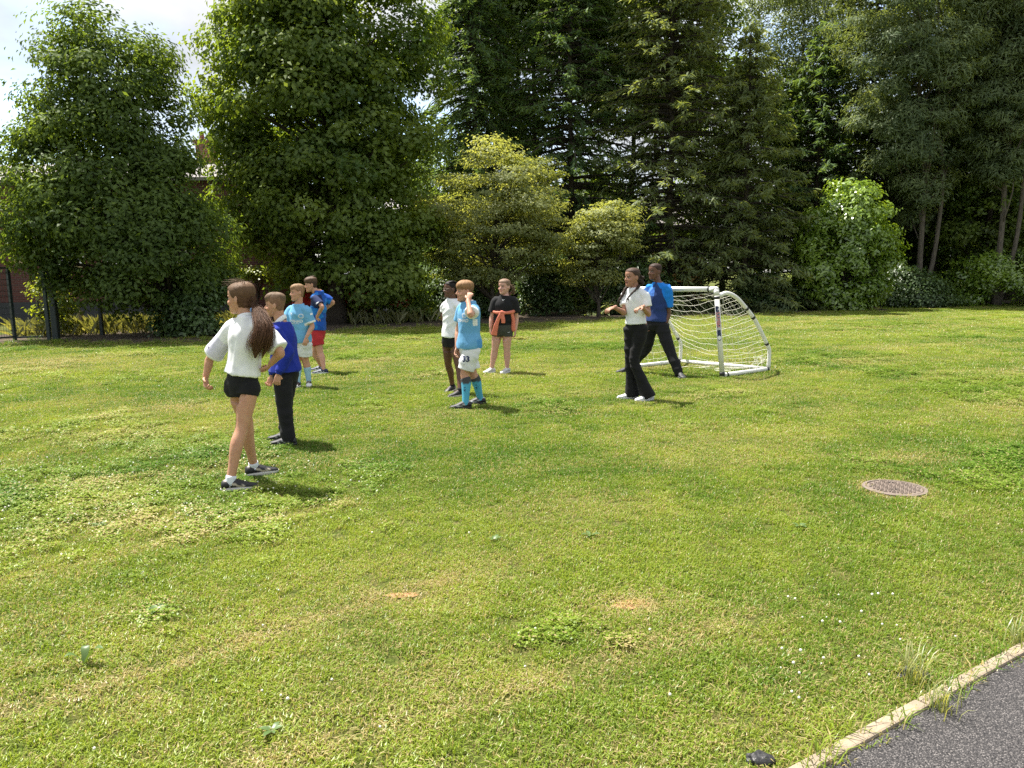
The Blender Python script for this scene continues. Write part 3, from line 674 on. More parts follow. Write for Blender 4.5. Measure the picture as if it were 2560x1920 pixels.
broadleaf('backdrop_tree', 'green broadleaved tree between the two pines', 34.0, 2450, [(-80, 2380, 2600), (100, 2350, 2640), (290, 2340, 2650), (380, 2330, 2660), (480, 2330, 2680), (580, 2340, 2680), (680, 2360, 2660)], L_SYC, 300, 110, 0.17, 0.11, 0.65, 44, 0.14, 30, group='trees behind the front row')
broadleaf('backdrop_tree', 'dark broadleaved tree behind the pale leafed tree, below the conifers', 35.5, 1250, [(380, 1120, 1330), (470, 1080, 1380), (560, 1070, 1400), (640, 1080, 1390), (720, 1090, 1380)], L_OAK, 150, 110, 0.18, 0.11, 0.7, 45, 0.12, 16, group='trees behind the front row')
broadleaf('backdrop_tree', 'dim leafy tree behind the two brownish spruces', 38.0, 1800, [(150, 1700, 1980), (300, 1640, 2050), (450, 1640, 2060), (560, 1650, 2040), (650, 1660, 2020)], L_OAK, 230, 110, 0.2, 0.12, 0.8, 46, 0.15, 20, group='trees behind the front row', shell=0.9)
# pale small trees in front
broadleaf('hornbeam_tree', 'pale yellow green small tree with two leafy spires at picture centre', 26.6, (1235, 790), [(345, 1195, 1245), (372, 1170, 1310), (420, 1125, 1380), (480, 1060, 1420), (540, 1040, 1435), (600, 1050, 1430), (650, 1075, 1410), (700, 1110, 1370)], L_PALE, 170, 170, 0.105, 0.06, 0.50, 51, 0.1, 60, 0.75, upb=0.9, flat=0.3, spike=.3, shell=.7, group='pale small trees')
broadleaf('hornbeam_tree', 'smaller pale yellow green tree just left of the girl with braids', 27.2, (1480, 785), [(492, 1500, 1560), (520, 1470, 1585), (570, 1410, 1600), (620, 1395, 1590), (670, 1400, 1570), (710, 1430, 1540)], L_PALE, 70, 160, 0.105, 0.06, 0.46, 52, 0.07, 30, 0.75, upb=0.9, flat=0.3, spike=.3, shell=.7, group='pale small trees')
# shrubs
broadleaf('laurel_bush', 'large glossy bright green laurel bush right of the goal', 29.8, 2110, [(455, 2085, 2140), (490, 2060, 2215), (540, 2015, 2228), (600, 1995, 2245), (660, 1990, 2230), (720, 1985, 2205), (768, 2000, 2195)], L_LAU, 190, 105, 0.17, 0.08, 0.42, 61, 0.08, 30, 0.75, cat='bush', upb=0.55)
broadleaf('shrub', 'low green shrub at the right edge of the lawn', 31.5, 2490, [(632, 2470, 2640), (660, 2405, 2700), (710, 2385, 2720), (756, 2395, 2720)], L_LAU, 130, 85, 0.14, 0.07, 0.42, 62, 0.06, 20, 0.6, cat='bush', group='undergrowth shrubs')
broadleaf('shrub', 'holly bush behind the girl in the black T-shirt', 28.6, 1360, [(640, 1330, 1400), (680, 1300, 1425), (730, 1290, 1430), (772, 1300, 1425)], L_IVY, 80, 95, 0.12, 0.07, 0.4, 63, 0.06, 18, 0.6, cat='bush', group='undergrowth shrubs')
broadleaf('shrub', 'shady shrub behind the girl with glasses', 28.0, 1130, [(650, 1090, 1180), (700, 1060, 1225), (750, 1050, 1250), (790, 1060, 1260)], L_IVY, 95, 95, 0.13, 0.07, 0.42, 64, 0.06, 18, 0.6, cat='bush', group='undergrowth shrubs')
broadleaf('shrub', 'leafy bush with yellow sunlit sprigs right of the sycamore trunk', 26.4, 985, [(690, 900, 1050), (730, 868, 1075), (775, 862, 1085), (804, 870, 1080)], L_SYC, 70, 80, 0.13, 0.08, 0.36, 65, 0.05, 18, 0.6, cat='bush', group='undergrowth shrubs')
broadleaf('shrub', 'dark shrub under the brownish spruce behind the goalkeeper', 29.0, 1590, [(660, 1540, 1640), (700, 1500, 1680), (745, 1480, 1700), (780, 1490, 1690)], L_IVY, 110, 90, 0.13, 0.07, 0.42, 66, 0.06, 18, 0.6, cat='bush', group='undergrowth shrubs')
broadleaf('shrub', 'dark shrub under the pines right of the laurel bush', 31.0, 2270, [(670, 2230, 2300), (710, 2190, 2370), (745, 2180, 2390), (766, 2190, 2390)], L_IVY, 80, 85, 0.13, 0.07, 0.42, 67, 0.06, 18, 0.6, cat='bush', group='undergrowth shrubs')
broadleaf('shrub', 'ivy thicket at the foot of the leftmost tree', 20.6, 470, [(680, 440, 520), (720, 410, 545), (770, 385, 555), (810, 390, 545), (836, 400, 530)], L_IVY, 90, 90, 0.11, 0.08, 0.34, 68, 0.05, 20, 0.7, cat='bush', group='undergrowth shrubs')
broadleaf('shrub', 'dark shrub behind the goal between spruce and laurel', 30.0, 1930, [(690, 1880, 1970), (730, 1830, 2010), (770, 1820, 2015)], L_IVY, 70, 85, 0.13, 0.07, 0.4, 69, 0.05, 14, 0.6, cat='bush', group='undergrowth shrubs')
broadleaf('sapling', 'yellow green sapling growing by the thick green fence post', 21.4, 120, [(690, 105, 140), (720, 70, 175), (760, 78, 185), (800, 100, 180), (835, 115, 170)], L_YEL, 34, 40, 0.1, 0.075, 0.24, 70, 0.02, 12, 0.6, cat='sapling')
broadleaf('sapling', 'yellow green sapling right of the leftmost trunk', 21.6, 410, [(785, 395, 425), (805, 385, 440), (828, 388, 440)], L_YEL, 12, 35, 0.08, 0.06, 0.18, 71, 0.015, 8, 0.6, cat='sapling')
# ivy and yellow leaves on the boundary wall
broadleaf('climbing_plant', 'yellow green creeper on top of the brick boundary wall', 28.0, 640, [(668, 615, 675), (684, 600, 690), (700, 610, 690)], L_YEL, 26, 35, 0.1, 0.08, 0.22, 72, 0.015, 8, 0.6, cat='plant')

# second row closing the view at the right and centre
for i, (px, w_, t_, lab) in enumerate([(2150, 190, 300, 'dark leafy tree far behind the laurel bush'), (2380, 190, 330, 'dark leafy tree far behind the two stemmed pine'), (2620, 200, 300, 'dark leafy tree far behind the right edge pine'), (1480, 150, 440, 'dark leafy tree behind the smaller pale tree'), (1010, 130, 380, 'dark leafy tree behind the right flank of the sycamore')]):
    broadleaf('backdrop_tree', lab, 40.0, px, [(t_, px - w_ * .4, px + w_ * .4), (t_ + 90, px - w_ * .85, px + w_ * .85), (t_ + 200, px - w_, px + w_), (t_ + 300, px - w_, px + w_), (742, px - w_ * .9, px + w_ * .9)], L_OAK, 190, 100, 0.24, 0.14, 0.85, 80 + i, 0.14, 14, group='trees behind the front row')

for i, (px, tpy, hw_, lab) in enumerate([(2215, -420, 215, 'tall conifer behind the two stemmed pine'), (2405, -420, 225, 'tall conifer between the two pines, behind them'), (2575, -420, 225, 'tall conifer behind the pine at the right edge')]):
    spruce('spruce_tree', lab, 36.5, px, tpy, 770, hw_, L_PINE, 90 + i, z0=3.2, droop=0.3, nb=7, step=0.36, cards=85)
# ================================================================== GOAL
def c1(x, y): return 480 + x / 2.765, 660 + y / 2.765
def c2(x, y): return 680 + x / 4.88, 660 + y / 4.88
def c3(x, y): return 1060 + x / 4.146, 660 + y / 4.146
def c4_(x, y): return 1480 + x / 4.148, 640 + y / 4.148
FR, RR, RL = G(*c4_(1352, 1262)), G(*c4_(1828, 1196)), G(*c4_(915, 1112))
wv = RL - RR; FL = FR + wv
top = W(*c4_(1287, 345), FR[1]); lean = top - FR
goal = root('football_goal', FR, 'small white plastic football goal with sagging net', 'goal')
tr = 0.037
def gtube(name, pts, r=tr, mat=M_WHITE, n=18):
    mb = MB(); mb.tube(pts, r, n); return obj(name, mb.mesh(name, FR, True), mat, goal)
zb = np.array([0, 0, tr])
arch_px = [(1312, 415), (1395, 385), (1490, 425), (1580, 520), (1680, 650), (1755, 790), (1818, 925), (1838, 985), (1828, 1190)]
ad = RR[1] - FR[1]
fr_ = [0.0, 0.12, 0.3, 0.48, 0.66, 0.8, 0.95, 1.0, 1.0]
arch = np.array([W(*c4_(*p), FR[1] + ad * f) for p, f in zip(arch_px, fr_)]); arch[-1] = RR + zb
for P0, nm in ((FR, 'R'), (FL, 'L')):
    gtube('post', [P0 + zb * 0.2, P0 + lean])
cbar = gtube('crossbar', [FR + lean, FL + lean])
for off in (np.zeros(3), wv):
    gtube('rear_arch', cr(arch + off, 4), tr * 0.8)
    gtube('side_base_bar', [FR + off + zb, RR + off + zb], tr * 0.85)
gtube('rear_base_bar', [RR + zb, RL + zb], tr * 0.85)
for P0 in (FR, FL):   # elbow joints
    mb = MB(); mb.ball(P0 + lean, tr * 1.06); mb.tube([P0 + lean, P0 + lean - nrm(lean) * 0.09], tr * 1.06, 18); mb.tube([P0 + lean, P0 + lean + nrm((FL - FR) if P0 is FR else (FR - FL)) * 0.09], tr * 1.06, 18)
    obj('corner_elbow', mb.mesh('elbow', FR, True), M_WHITE, goal)
    gtube('tape_band', [P0 + lean - nrm(lean) * 0.1, P0 + lean - nrm(lean) * 0.14], tr * 1.08, M_BLACK)
    gtube('tape_band', [P0 + lean + nrm((FL - FR) if P0 is FR else (FR - FL)) * 0.1, P0 + lean + nrm((FL - FR) if P0 is FR else (FR - FL)) * 0.125], tr * 1.08, M_BLACK)
    gtube('tape_band', [P0 + nrm(lean) * 0.03, P0 + nrm(lean) * 0.085], tr * 1.08, M_BLACK)
ac = cr(arch, 6); al = np.r_[0, np.cumsum(np.linalg.norm(np.diff(ac, axis=0), axis=1))]
def apt(t): return np.array([np.interp(t * al[-1], al, ac[:, k]) for k in range(3)])
for off in (np.zeros(3), wv):
    for t in (0.36, 0.47, 0.76): gtube('tape_band', [apt(t) + off, apt(t + 0.022) + off], tr * 0.88, M_BLACK)
    for q in (0.07, 0.95): gtube('tape_band', [FR + off + zb + (RR - FR) * q, FR + off + zb + (RR - FR) * (q + 0.035)], tr * 0.92, M_BLACK)
# net
rs = np.random.RandomState(8); net = MB(); rc = 0.0021
def cord(pts): net.tube(np.array(pts), rc, 4)
nu, nv = 15, 13
us, vs = np.linspace(0, 1, nu), np.linspace(0.0, 1.0, nv)
sagd = np.array([0, 0, -1.0]) * 0.75 + nrm(FR - RR) * 0.5
Gd = np.zeros((nv, nu, 3))
for i, v in enumerate(vs):
    for j, u in enumerate(us):
        p = (1 - u) * (apt(v)) + u * (apt(v) + wv)
        if v < 0.08: p = p * (v / 0.08) + (FR + lean + wv * u - [0, 0, 0.04]) * (1 - v / 0.08)
        s = 0.30 * math.sin(math.pi * u) * math.sin(math.pi * min(1, v * 0.9 + 0.06)) ** 0.7
        jit = rs.normal(0, 0.009, 3) if 0 < j < nu - 1 and 0 < i < nv - 1 else 0
        q = p + sagd * s + jit; q[2] = max(q[2], 0.012); Gd[i, j] = q
for i in range(nv): cord(cr(Gd[i], 2))
for j in range(nu): cord(cr(Gd[:, j], 2))
for off in (np.zeros(3), wv):      # side nets
    hs = np.linspace(0.06, 0.93, 11); rows = []
    A_ = np.array([apt(t) for t in np.linspace(0, 1, 120)])
    for h in hs:
        pz = FR + lean * h; k = np.where(A_[:, 2] >= pz[2])[0]; ar = A_[k[-1]] if len(k) else A_[0]
        row = [pz + (ar - pz) * t + np.array([0, 0, -0.07 * math.sin(math.pi * t)]) + (rs.normal(0, 0.010, 3) if 0 < t < 1 else 0) for t in np.linspace(0, 1, 8)]
        rows.append(np.array(row) + off)
    for r_ in rows: cord(cr(r_, 2))
    for j in range(1, 8): cord(cr([r_[j] for r_ in rows], 2))
for k in range(7):                # slack net lying on the grass
    a = FR + (FL - FR) * rs.uniform(0.2, 0.7) + (RR - FR) * rs.uniform(0.45, 0.9); pts = [a + np.array([rs.uniform(-0.25, 0.25), rs.uniform(-0.12, 0.12), rs.uniform(0.02, 0.05)]) for _ in range(5)]
    cord(cr(pts, 4))
for k in range(9):
    a = RR + (RL - RR) * rs.uniform(0.02, 0.12) + zb; pts = [a + np.array([rs.uniform(-0.12, 0.06), rs.uniform(-0.05, 0.05), rs.uniform(0.0, 0.22)]) for _ in range(4)]; cord(cr(pts, 3))
tag(obj('net', net.mesh('net', FR, fix=False), M_NET, goal), kind='stuff')

# ------------------------------------------------------------------ flat prints laid on a surface
def text_me(txt, size, align='CENTER', bold=0.0, shear=0.0):
    cu = bpy.data.curves.new('t', 'FONT'); cu.body = txt; cu.size = size; cu.align_x = align; cu.align_y = 'CENTER'; cu.offset = bold; cu.shear = shear; cu.resolution_u = 3; cu.fill_mode = 'FRONT'
    o = bpy.data.objects.new('t', cu); col.objects.link(o); dg = bpy.context.evaluated_depsgraph_get(); dg.update()
    me = bpy.data.meshes.new_from_object(o.evaluated_get(dg)); bpy.data.objects.remove(o); bpy.data.curves.remove(cu); return me
def poly_me(polys):
    me = bpy.data.meshes.new('p'); v, f = [], []
    for pl in polys:
        b = len(v); v += [(x, y, 0) for x, y in pl]; f.append(tuple(range(b, b + len(pl))))
    me.from_pydata(v, [], f)
    bm = bmesh.new(); bm.from_mesh(me); bmesh.ops.triangulate(bm, faces=bm.faces); bm.to_mesh(me); bm.free(); return me
def lay(me, name, origin, right, up, n, bvh, mat, parent, proot, lift=0.0025, cut=0.018):
    """lay flat mesh me (x right, y up) on the surface bvh along -n"""
    bm = bmesh.new(); bm.from_mesh(me); bmesh.ops.triangulate(bm, faces=bm.faces)
    for _ in range(3):
        es = [e for e in bm.edges if e.calc_length() > cut]
        if not es: break
        bmesh.ops.subdivide_edges(bm, edges=es, cuts=1); bmesh.ops.triangulate(bm, faces=bm.faces)
    right, up, n = nrm(right), nrm(up), nrm(n)
    for v in bm.verts:
        p = origin + right * v.co.x + up * v.co.y
        h = bvh.ray_cast(Vector(p + n * 0.3), Vector(-n), 0.8) if bvh else None
        q = np.array(h[0]) + n * lift if h and h[0] is not None else p
        v.co = Vector(q - proot)
    bm.to_mesh(me); bm.free(); me.materials.clear(); return obj(name, me, mat, parent)
SWOOSH = [(-0.5, 0.12), (-0.42, -0.08), (-0.25, -0.18), (0.0, -0.12), (0.5, 0.22), (0.05, 0.0), (-0.2, -0.04), (-0.36, 0.0)]
CAT = [(-0.5, 0.45), (-0.3, 0.42), (-0.05, 0.12), (0.2, 0.25), (0.5, 0.5), (0.4, 0.25), (0.15, 0.0), (0.2, -0.5), (0.02, -0.3), (-0.05, -0.05), (-0.25, 0.15)]
def sc(poly, s): return [(x * s, y * s) for x, y in poly]
def ringp(r0, r1, n=20): 
    return [[(math.cos(2 * math.pi * i / n) * r0, math.sin(2 * math.pi * i / n) * r0), (math.cos(2 * math.pi * (i + 1) / n) * r0, math.sin(2 * math.pi * (i + 1) / n) * r0), (math.cos(2 * math.pi * (i + 1) / n) * r1, math.sin(2 * math.pi * (i + 1) / n) * r1), (math.cos(2 * math.pi * i / n) * r1, math.sin(2 * math.pi * i / n) * r1)] for i in range(n)]
def bvh_of(me): return BVHTree.FromPolygons([tuple(v.co) for v in me.vertices], [tuple(p.vertices) for p in me.polygons])
# sticker on the right post
mb = MB(); mb.tube([FR, FR + lean], tr, 40); pm = mb.mesh('pp'); pb = bvh_of(pm)
pdn = -nrm(lean); pn = nrm(np.array([-0.35, -1, 0])); pr = nrm(np.cross(pn, pdn)); 
def spt(py): return FR + lean * np.interp(py, [345, 1262], [1, 0])
sc_o = spt(695)
L = np.linalg.norm(spt(515) - spt(875)); hw = 0.026
stp = [[(-L / 2, -hw), (L / 2 - hw, -hw), (L / 2 - 0.008, -hw * 0.6), (L / 2, 0), (L / 2 - 0.008, hw * 0.6), (L / 2 - hw, hw), (-L / 2 + hw, hw), (-L / 2 + 0.008, hw * 0.6), (-L / 2, 0)]]
lr, lu = pdn, np.cross(pn, pdn) * 1.0          # text reads downwards
lay(poly_me(stp), 'sticker', sc_o, lr, lu, pn, pb, M_PRINTN, goal, FR, 0.0015, 0.012)
lay(text_me('SAMBA', 0.078, bold=0.004), 'lettering_outline', sc_o - lr * 0.045, lr, lu, pn, pb, M_PRINTS, goal, FR, 0.003, 0.012)
lay(text_me('SAMBA', 0.078), 'lettering', sc_o - lr * 0.045, lr, lu, pn, pb, M_PRINTR, goal, FR, 0.0045, 0.012)
lay(poly_me([[(math.cos(a) * 0.03, math.sin(a) * 0.024) for a in np.linspace(0, 2 * math.pi, 20, endpoint=False)]]), 'ball_emblem', sc_o + lr * (L / 2 - 0.045), lr, lu, pn, pb, M_PRINTW, goal, FR, 0.003, 0.012)
lay(poly_me([[(-0.018, -0.026), (0.018, -0.026), (0.018, 0.026), (-0.018, 0.026)]]), 'silver_tape', sc_o + lr * 0.075, lr, lu, pn, pb, M_PRINTS, goal, FR, 0.006, 0.012)
# ================================================================== PEOPLE
def yv(deg): return np.array([math.cos(R(deg)), math.sin(R(deg)), 0.0])
def left_of(f): return np.array([-f[1], f[0], 0.0])
UP = np.array([0, 0, 1.0])
def seg_t(V, a, b):
    d = b - a; t = np.clip(((V - a) @ d) / (d @ d), 0, 1); return t, np.linalg.norm(V - (a + t[:, None] * d), axis=1)
def quads(me):
    x = np.empty(len(me.loops), dtype=np.int32); me.loops.foreach_get('vertex_index', x); return x.reshape(-1, 4)
def folds(V, N_, seed, amp, axis=UP, ani=2.2, lo=0.05, hi=0.16):
    """soft creases: ani > 1.8 drapes down the axis, otherwise they run across it (legs)"""
    rs = np.random.RandomState(seed); d = np.zeros(len(V)); wob = np.zeros((len(V), 3)); ax_ = nrm(axis)
    for k in range(4):
        q = rs.normal(size=3) * 7; wob += np.outer(np.sin(V @ q + rs.uniform(0, 6)), rs.normal(size=3) * 0.022)
    X = V + wob
    for k in range(8):
        h = rs.normal(size=3); h = nrm(h - ax_ * h.dot(ax_)); tl = rs.uniform(-.95, .95) if ani > 1.8 else rs.choice([-1, 1]) * rs.uniform(.85, 1.5)
        u = h * math.cos(tl) + ax_ * math.sin(tl); w = 2 * np.pi / rs.uniform(.09, .26); env = np.clip(.5 + 1.1 * np.sin(V @ (rs.normal(size=3) * 6) + rs.uniform(0, 6)), 0, 1)
        d += ((0.5 + 0.5 * np.sin(X @ u * w + rs.uniform(0, 6.28))) ** 3 - .2) * env
    return V + N_ * (d / 8 * amp * 3.6)[:, None]

HEADR = np.array([(-.50, .335, .10, .07), (-.46, .385, -.02, .15), (-.38, .40, -.16, .215), (-.28, .392, -.26, .262), (-.18, .40, -.32, .292), (-.06, .402, -.34, .318), (.06, .395, -.39, .332), (.18, .41, -.42, .342), (.28, .395, -.42, .335), (.36, .35, -.39, .31), (.43, .27, -.32, .25), (.48, .15, -.20, .15), (.50, .03, -.06, .04)])
def head_grid(m=30, n=48):
    zs = np.sin(np.linspace(-math.pi / 2, math.pi / 2, m)) * 0.5
    yf, yb, w = [np.interp(zs, HEADR[:, 0], HEADR[:, k]) for k in (1, 2, 3)]
    th = np.linspace(0, 2 * np.pi, n, endpoint=False)
    g = np.zeros((m, n, 3)); cx, sy = np.cos(th), np.sin(th)
    sx = np.sign(cx) * np.abs(cx) ** 0.92; sy2 = np.sign(sy) * np.abs(sy) ** 0.95
    for i in range(m):
        g[i, :, 0] = sx * w[i]; g[i, :, 1] = (yf[i] + yb[i]) / 2 + sy2 * (yf[i] - yb[i]) / 2; g[i, :, 2] = zs[i]
    return g

HL_Y = [-.45, -.2, -.10, -.03, .05, .14, .22, .42]
def hairline(y, front=.26, temple=.08):
    return np.interp(y, HL_Y, [-.36, -.33, -.16, .05, temple - .03, temple + .04, front - .04, front])

class Kid:
    def __init__(s, name_label, cf, soleL, soleR, toeL, toeR, hip, sh, yaw_h, yaw_s, head, yaw_head, kneeL, kneeR, elbL, wriL, tipL, elbR, wriR, tipR, skin, k=1.0, b=1.0, hipdy=0.0, shdy=0.0, headdy=0.0, pitch=0.0, curl=(0.55, 0.55), palmL=None, palmR=None, tilt=0.0, brow=(0.06, 0.04, 0.03), mouth=False, seed=1, hand_spread=(1, 1), lips=None):
        s.cf, s.k, s.b, s.seed, s.skin = cf, k, b, seed, np.array(skin)
        gL, gR = G(*cf(*soleL)), G(*cf(*soleR)); s.gL, s.gR = gL, gR; s.toeL, s.toeR = toeL, toeR
        s.Y = (gL[1] + gR[1]) / 2
        P = lambda p, dy=0.0: W(*cf(p[0], p[1]), s.Y + dy + (p[2] if len(p) > 2 else 0))
        s.P = P
        s.hip, s.sh = P(hip, hipdy), P(sh, shdy); s.sh = s.sh + nrm(s.sh - s.hip) * 0.022 * k
        s.fh, s.fs = yv(yaw_h), yv(yaw_s); s.lh, s.ls = left_of(s.fh), left_of(s.fs)
        s.root = root('person', (s.hip[0], s.Y, 0), name_label, 'person'); s.o = np.array([s.hip[0], s.Y, 0.0])
        hw, sw = 0.070 * k * (0.7 + 0.3 * b), 0.132 * k * (0.6 + 0.4 * b)
        s.hL, s.hR = s.hip + s.lh * hw, s.hip - s.lh * hw
        s.spine = nrm(s.sh - s.hip)
        s.sL, s.sR = s.sh + s.ls * sw - s.spine * 0.034 * k, s.sh - s.ls * sw - s.spine * 0.034 * k
        s.aL, s.aR = gL + UP * 0.075 * k, gR + UP * 0.075 * k
        s.kL, s.kR = P(kneeL, (s.gL[1] - s.Y) * 0.5), P(kneeR, (s.gR[1] - s.Y) * 0.5)
        s.eL, s.wL, s.tL = P(elbL), P(wriL), P(tipL); s.eR, s.wR, s.tR = P(elbR), P(wriR), P(tipR)
        hx, hy, s.hh = head; s.hc = P((hx, hy), shdy + headdy)
        f = yv(yaw_head); s.hf = nrm(f * math.cos(R(pitch)) + UP * math.sin(R(pitch)))
        rr = nrm(np.cross(s.hf, UP)); s.hu = np.cross(rr, s.hf); s.hr = rr
        if tilt: s.hr, s.hu = rr * math.cos(R(tilt)) + s.hu * math.sin(R(tilt)), s.hu * math.cos(R(tilt)) - rr * math.sin(R(tilt))
        s.curl = curl; s.spread = hand_spread
        s.palmL = nrm(palmL if palmL is not None else -s.ls + s.fs * 0.2); s.palmR = nrm(palmR if palmR is not None else s.ls + s.fs * 0.2)
        s.brow, s.mouth = np.array(brow), mouth; s.lips = np.array(lips if lips is not None else s.skin * [0.85, 0.55, 0.55])
        s.build_body()
    # torso cross sections: spine parameter, half width, half depth
    TOR = np.array([(-.14, .085, .075), (0, .126, .10), (.14, .124, .10), (.36, .108, .086), (.62, .120, .092), (.80, .128, .092), (.88, .118, .086), (.94, .098, .076), (1.0, .076, .066), (1.07, .060, .056), (1.14, .050, .049)])
    def tor(s, a, b, ease=0.0, n=14, neck=None):
        ss = np.linspace(a, b, n); L = np.linalg.norm(s.sh - s.hip)
        wa = (np.interp(ss, s.TOR[:, 0], s.TOR[:, 1]) * s.b ** 0.9 + ease) * s.k; wb = (np.interp(ss, s.TOR[:, 0], s.TOR[:, 2]) * s.b + ease) * s.k
        pts = s.hip + np.outer(ss * L, s.spine); ax = np.array([nrm(s.lh * (1 - np.clip(t, 0, 1)) + s.ls * np.clip(t, 0, 1)) for t in ss])
        return pts, wa, wb, ax, ss
    def arm_rows(s, S_, E, Wr):
        k, b = s.k, 0.5 + 0.5 * s.b
        m1 = S_ + (E - S_) * 0.5; m2 = E + (Wr - E) * 0.28; m3 = E + (Wr - E) * 0.7
        return [(*S_, .043 * k * b), (*m1, .039 * k * b), (*E, .033 * k * b), (*m2, .034 * k * b), (*m3, .027 * k * b), (*Wr, .022 * k)]
    def leg_rows(s, H, K, A):
        k, b = s.k, 0.45 + 0.55 * s.b; bk = -s.fh * 0.014 * k
        m1 = H + (K - H) * 0.5; m2 = K + (A - K) * 0.3 + bk; m3 = K + (A - K) * 0.68 + bk * 0.5
        return [(*(H + UP * .06 * k), .05 * k * b), (*H, .078 * k * b), (*m1, .067 * k * b), (*K, .049 * k * b), (*m2, .051 * k * b), (*m3, .038 * k * b), (*A, .031 * k), (*(A - UP * 0.03), .033 * k)]
    def hand(s, mb, Wr, tip, palm, side, curl, spread):
        k = s.k * 0.94; d = nrm(tip - Wr); n = nrm(palm - d * palm.dot(d)); lat = np.cross(d, n) * side     # lat points to the thumb side
        mb.sweep([Wr - d * 0.03 * k, Wr + d * 0.005, Wr + d * 0.04 * k, Wr + d * 0.075 * k], [.020 * k, .023 * k, .034 * k, .035 * k], [.019 * k, .015 * k, .014 * k, .012 * k], lat, 12)
        for i, (lo, ln) in enumerate(((.026, .062), (.0085, .070), (-.009, .066), (-.026, .052))):
            p = Wr + d * (0.073 - abs(lo) * 0.1) * k + lat * lo * k; dd = nrm(d + lat * lo * 5 * spread); row = [p]; a = 0.15 + 0.2 * curl
            for q in (.45, .32, .27):
                dn = dd * math.cos(a) + n * math.sin(a); row.append(row[-1] + dn * ln * q * k); a += 0.25 + curl * 1.05
            mb.sweep(cr(row, 2), np.linspace(.0088, .0068, 7) * k, n=8)
        p = Wr + d * 0.018 * k + lat * 0.022 * k; d1 = nrm(d * 0.75 + lat * 0.75 * (0.5 + 0.5 * spread) + n * 0.35); d2 = nrm(d * 0.95 + lat * 0.15 + n * (0.2 + 0.4 * curl))
        mb.sweep(cr([p, p + d1 * 0.034 * k, p + d1 * 0.034 * k + d2 * 0.03 * k], 2), np.linspace(.0125, .0085, 5) * k, n=8)
    def h2w(s, p): p = np.asarray(p) * s.hh; return s.hc + p[..., :1] * s.hr + p[..., 1:2] * s.hf + p[..., 2:3] * s.hu
    def w2h(s, V): d = (V - s.hc) / s.hh; return np.c_[d @ s.hr, d @ s.hf, d @ s.hu]
    def build_body(s):
        k = s.k; mb = MB()
        pts, wa, wb, ax, _ = s.tor(-.03, 1.10, 0, 16); mb.sweep(pts, wa, wb, ax, 20)
        nb = s.hip + (s.sh - s.hip) * 1.02; nk = s.h2w(np.array([0, -.08, -.25])); s.nb, s.nk = nb, nk
        mb.sweep([nb, (nb + nk) / 2, nk], .047 * k, n=14)
        for S_, E, Wr in ((s.sL, s.eL, s.wL), (s.sR, s.eR, s.wR)):
            r_ = cr(s.arm_rows(S_, E, Wr), 4); mb.sweep(r_[:, :3], r_[:, 3], n=14)
        for H, K, A in ((s.hL, s.kL, s.aL), (s.hR, s.kR, s.aR)):
            r_ = cr(s.leg_rows(H, K, A), 4); mb.sweep(r_[:, :3], r_[:, 3], n=16)
        mb.sweep(cr([s.sL, s.sh + s.spine * .004, s.sR], 4), np.interp(np.abs(np.linspace(-1, 1, 9)), [0, 1], [.056, .038]) * k, n=12)
        parts = [(remesh(mb, 0.0085, 4), None)]
        mb = MB(); s.hand(mb, s.wL, s.tL, s.palmL, 1, s.curl[0], s.spread[0]); s.hand(mb, s.wR, s.tR, s.palmR, -1, s.curl[1], s.spread[1])
        parts.append((remesh(mb, 0.0034, 2), None))
        hm = MB(); g = head_grid()
        # eye hollows
        for e in (-1, 1):
            d2 = ((g[..., 0] - e * .135) / .10) ** 2 + ((g[..., 2] - .005) / .065) ** 2; fr = g[..., 1] > .15
            g[..., 1] -= np.where(fr, 0.05 * np.exp(-d2), 0)
        hm.rings([s.h2w(r_) for r_ in g])
        T = lambda *a: [s.h2w(np.array(p)) for p in a]; h = s.hh
        hm.sweep(T((0, .36, .06), (0, .405, -.02), (0, .465, -.115)), np.array([.034, .034, .05]) * h, np.array([.03, .03, .04]) * h, s.hr, 10)
        for e in (-1, 1):
            hm.ball(s.h2w(np.array([e * .042, .425, -.135])), .036 * h, n=8, m=6)
            hm.ball(s.h2w(np.array([e * .135, .318, .005])), .06 * h, n=10, m=7)
            hm.sweep(T((e * .05, .375, .075), (e * .14, .37, .095), (e * .23, .29, .075)), .028 * h, n=8)
            hm.ball(s.h2w(np.array([e * .352, -.035, -.02])), np.array([.028, .085, .13]) * h, [nrm(s.hr * 1 + s.hf * -0.25 * e * 1), nrm(s.hf + s.hr * e * -0.3), s.hu], 12, 8)
            hm.ball(s.h2w(np.array([e * .2, .28, -.14])), .085 * h, n=10, m=7)
        zz = -.262
        hm.sweep(T((-.095, .345, zz + .012), (-.04, .40, zz + .022), (0, .408, zz + .018), (.04, .40, zz + .022), (.095, .345, zz + .012)), .019 * h, n=8)
        hm.sweep(T((-.085, .345, zz - .02), (0, .398, zz - (.05 if s.mouth else .028)), (.085, .345, zz - .02)), .024 * h, n=8)
        hm.ball(s.h2w(np.array([0, .34, -.42])), .075 * h, n=10, m=7)
        hm.sweep([s.h2w(np.array([0, -.07, -.2])), s.h2w(np.array([0, -.1, -.45])) * 0.6 + nb * 0.4, nb], [.052 * k, .048 * k, .05 * k], n=16)
        hme = remesh(hm, 0.0034, 2, 0.45); parts.append((hme, 'head'))
        Vs, Fs, Cs, off = [], [], [], 0
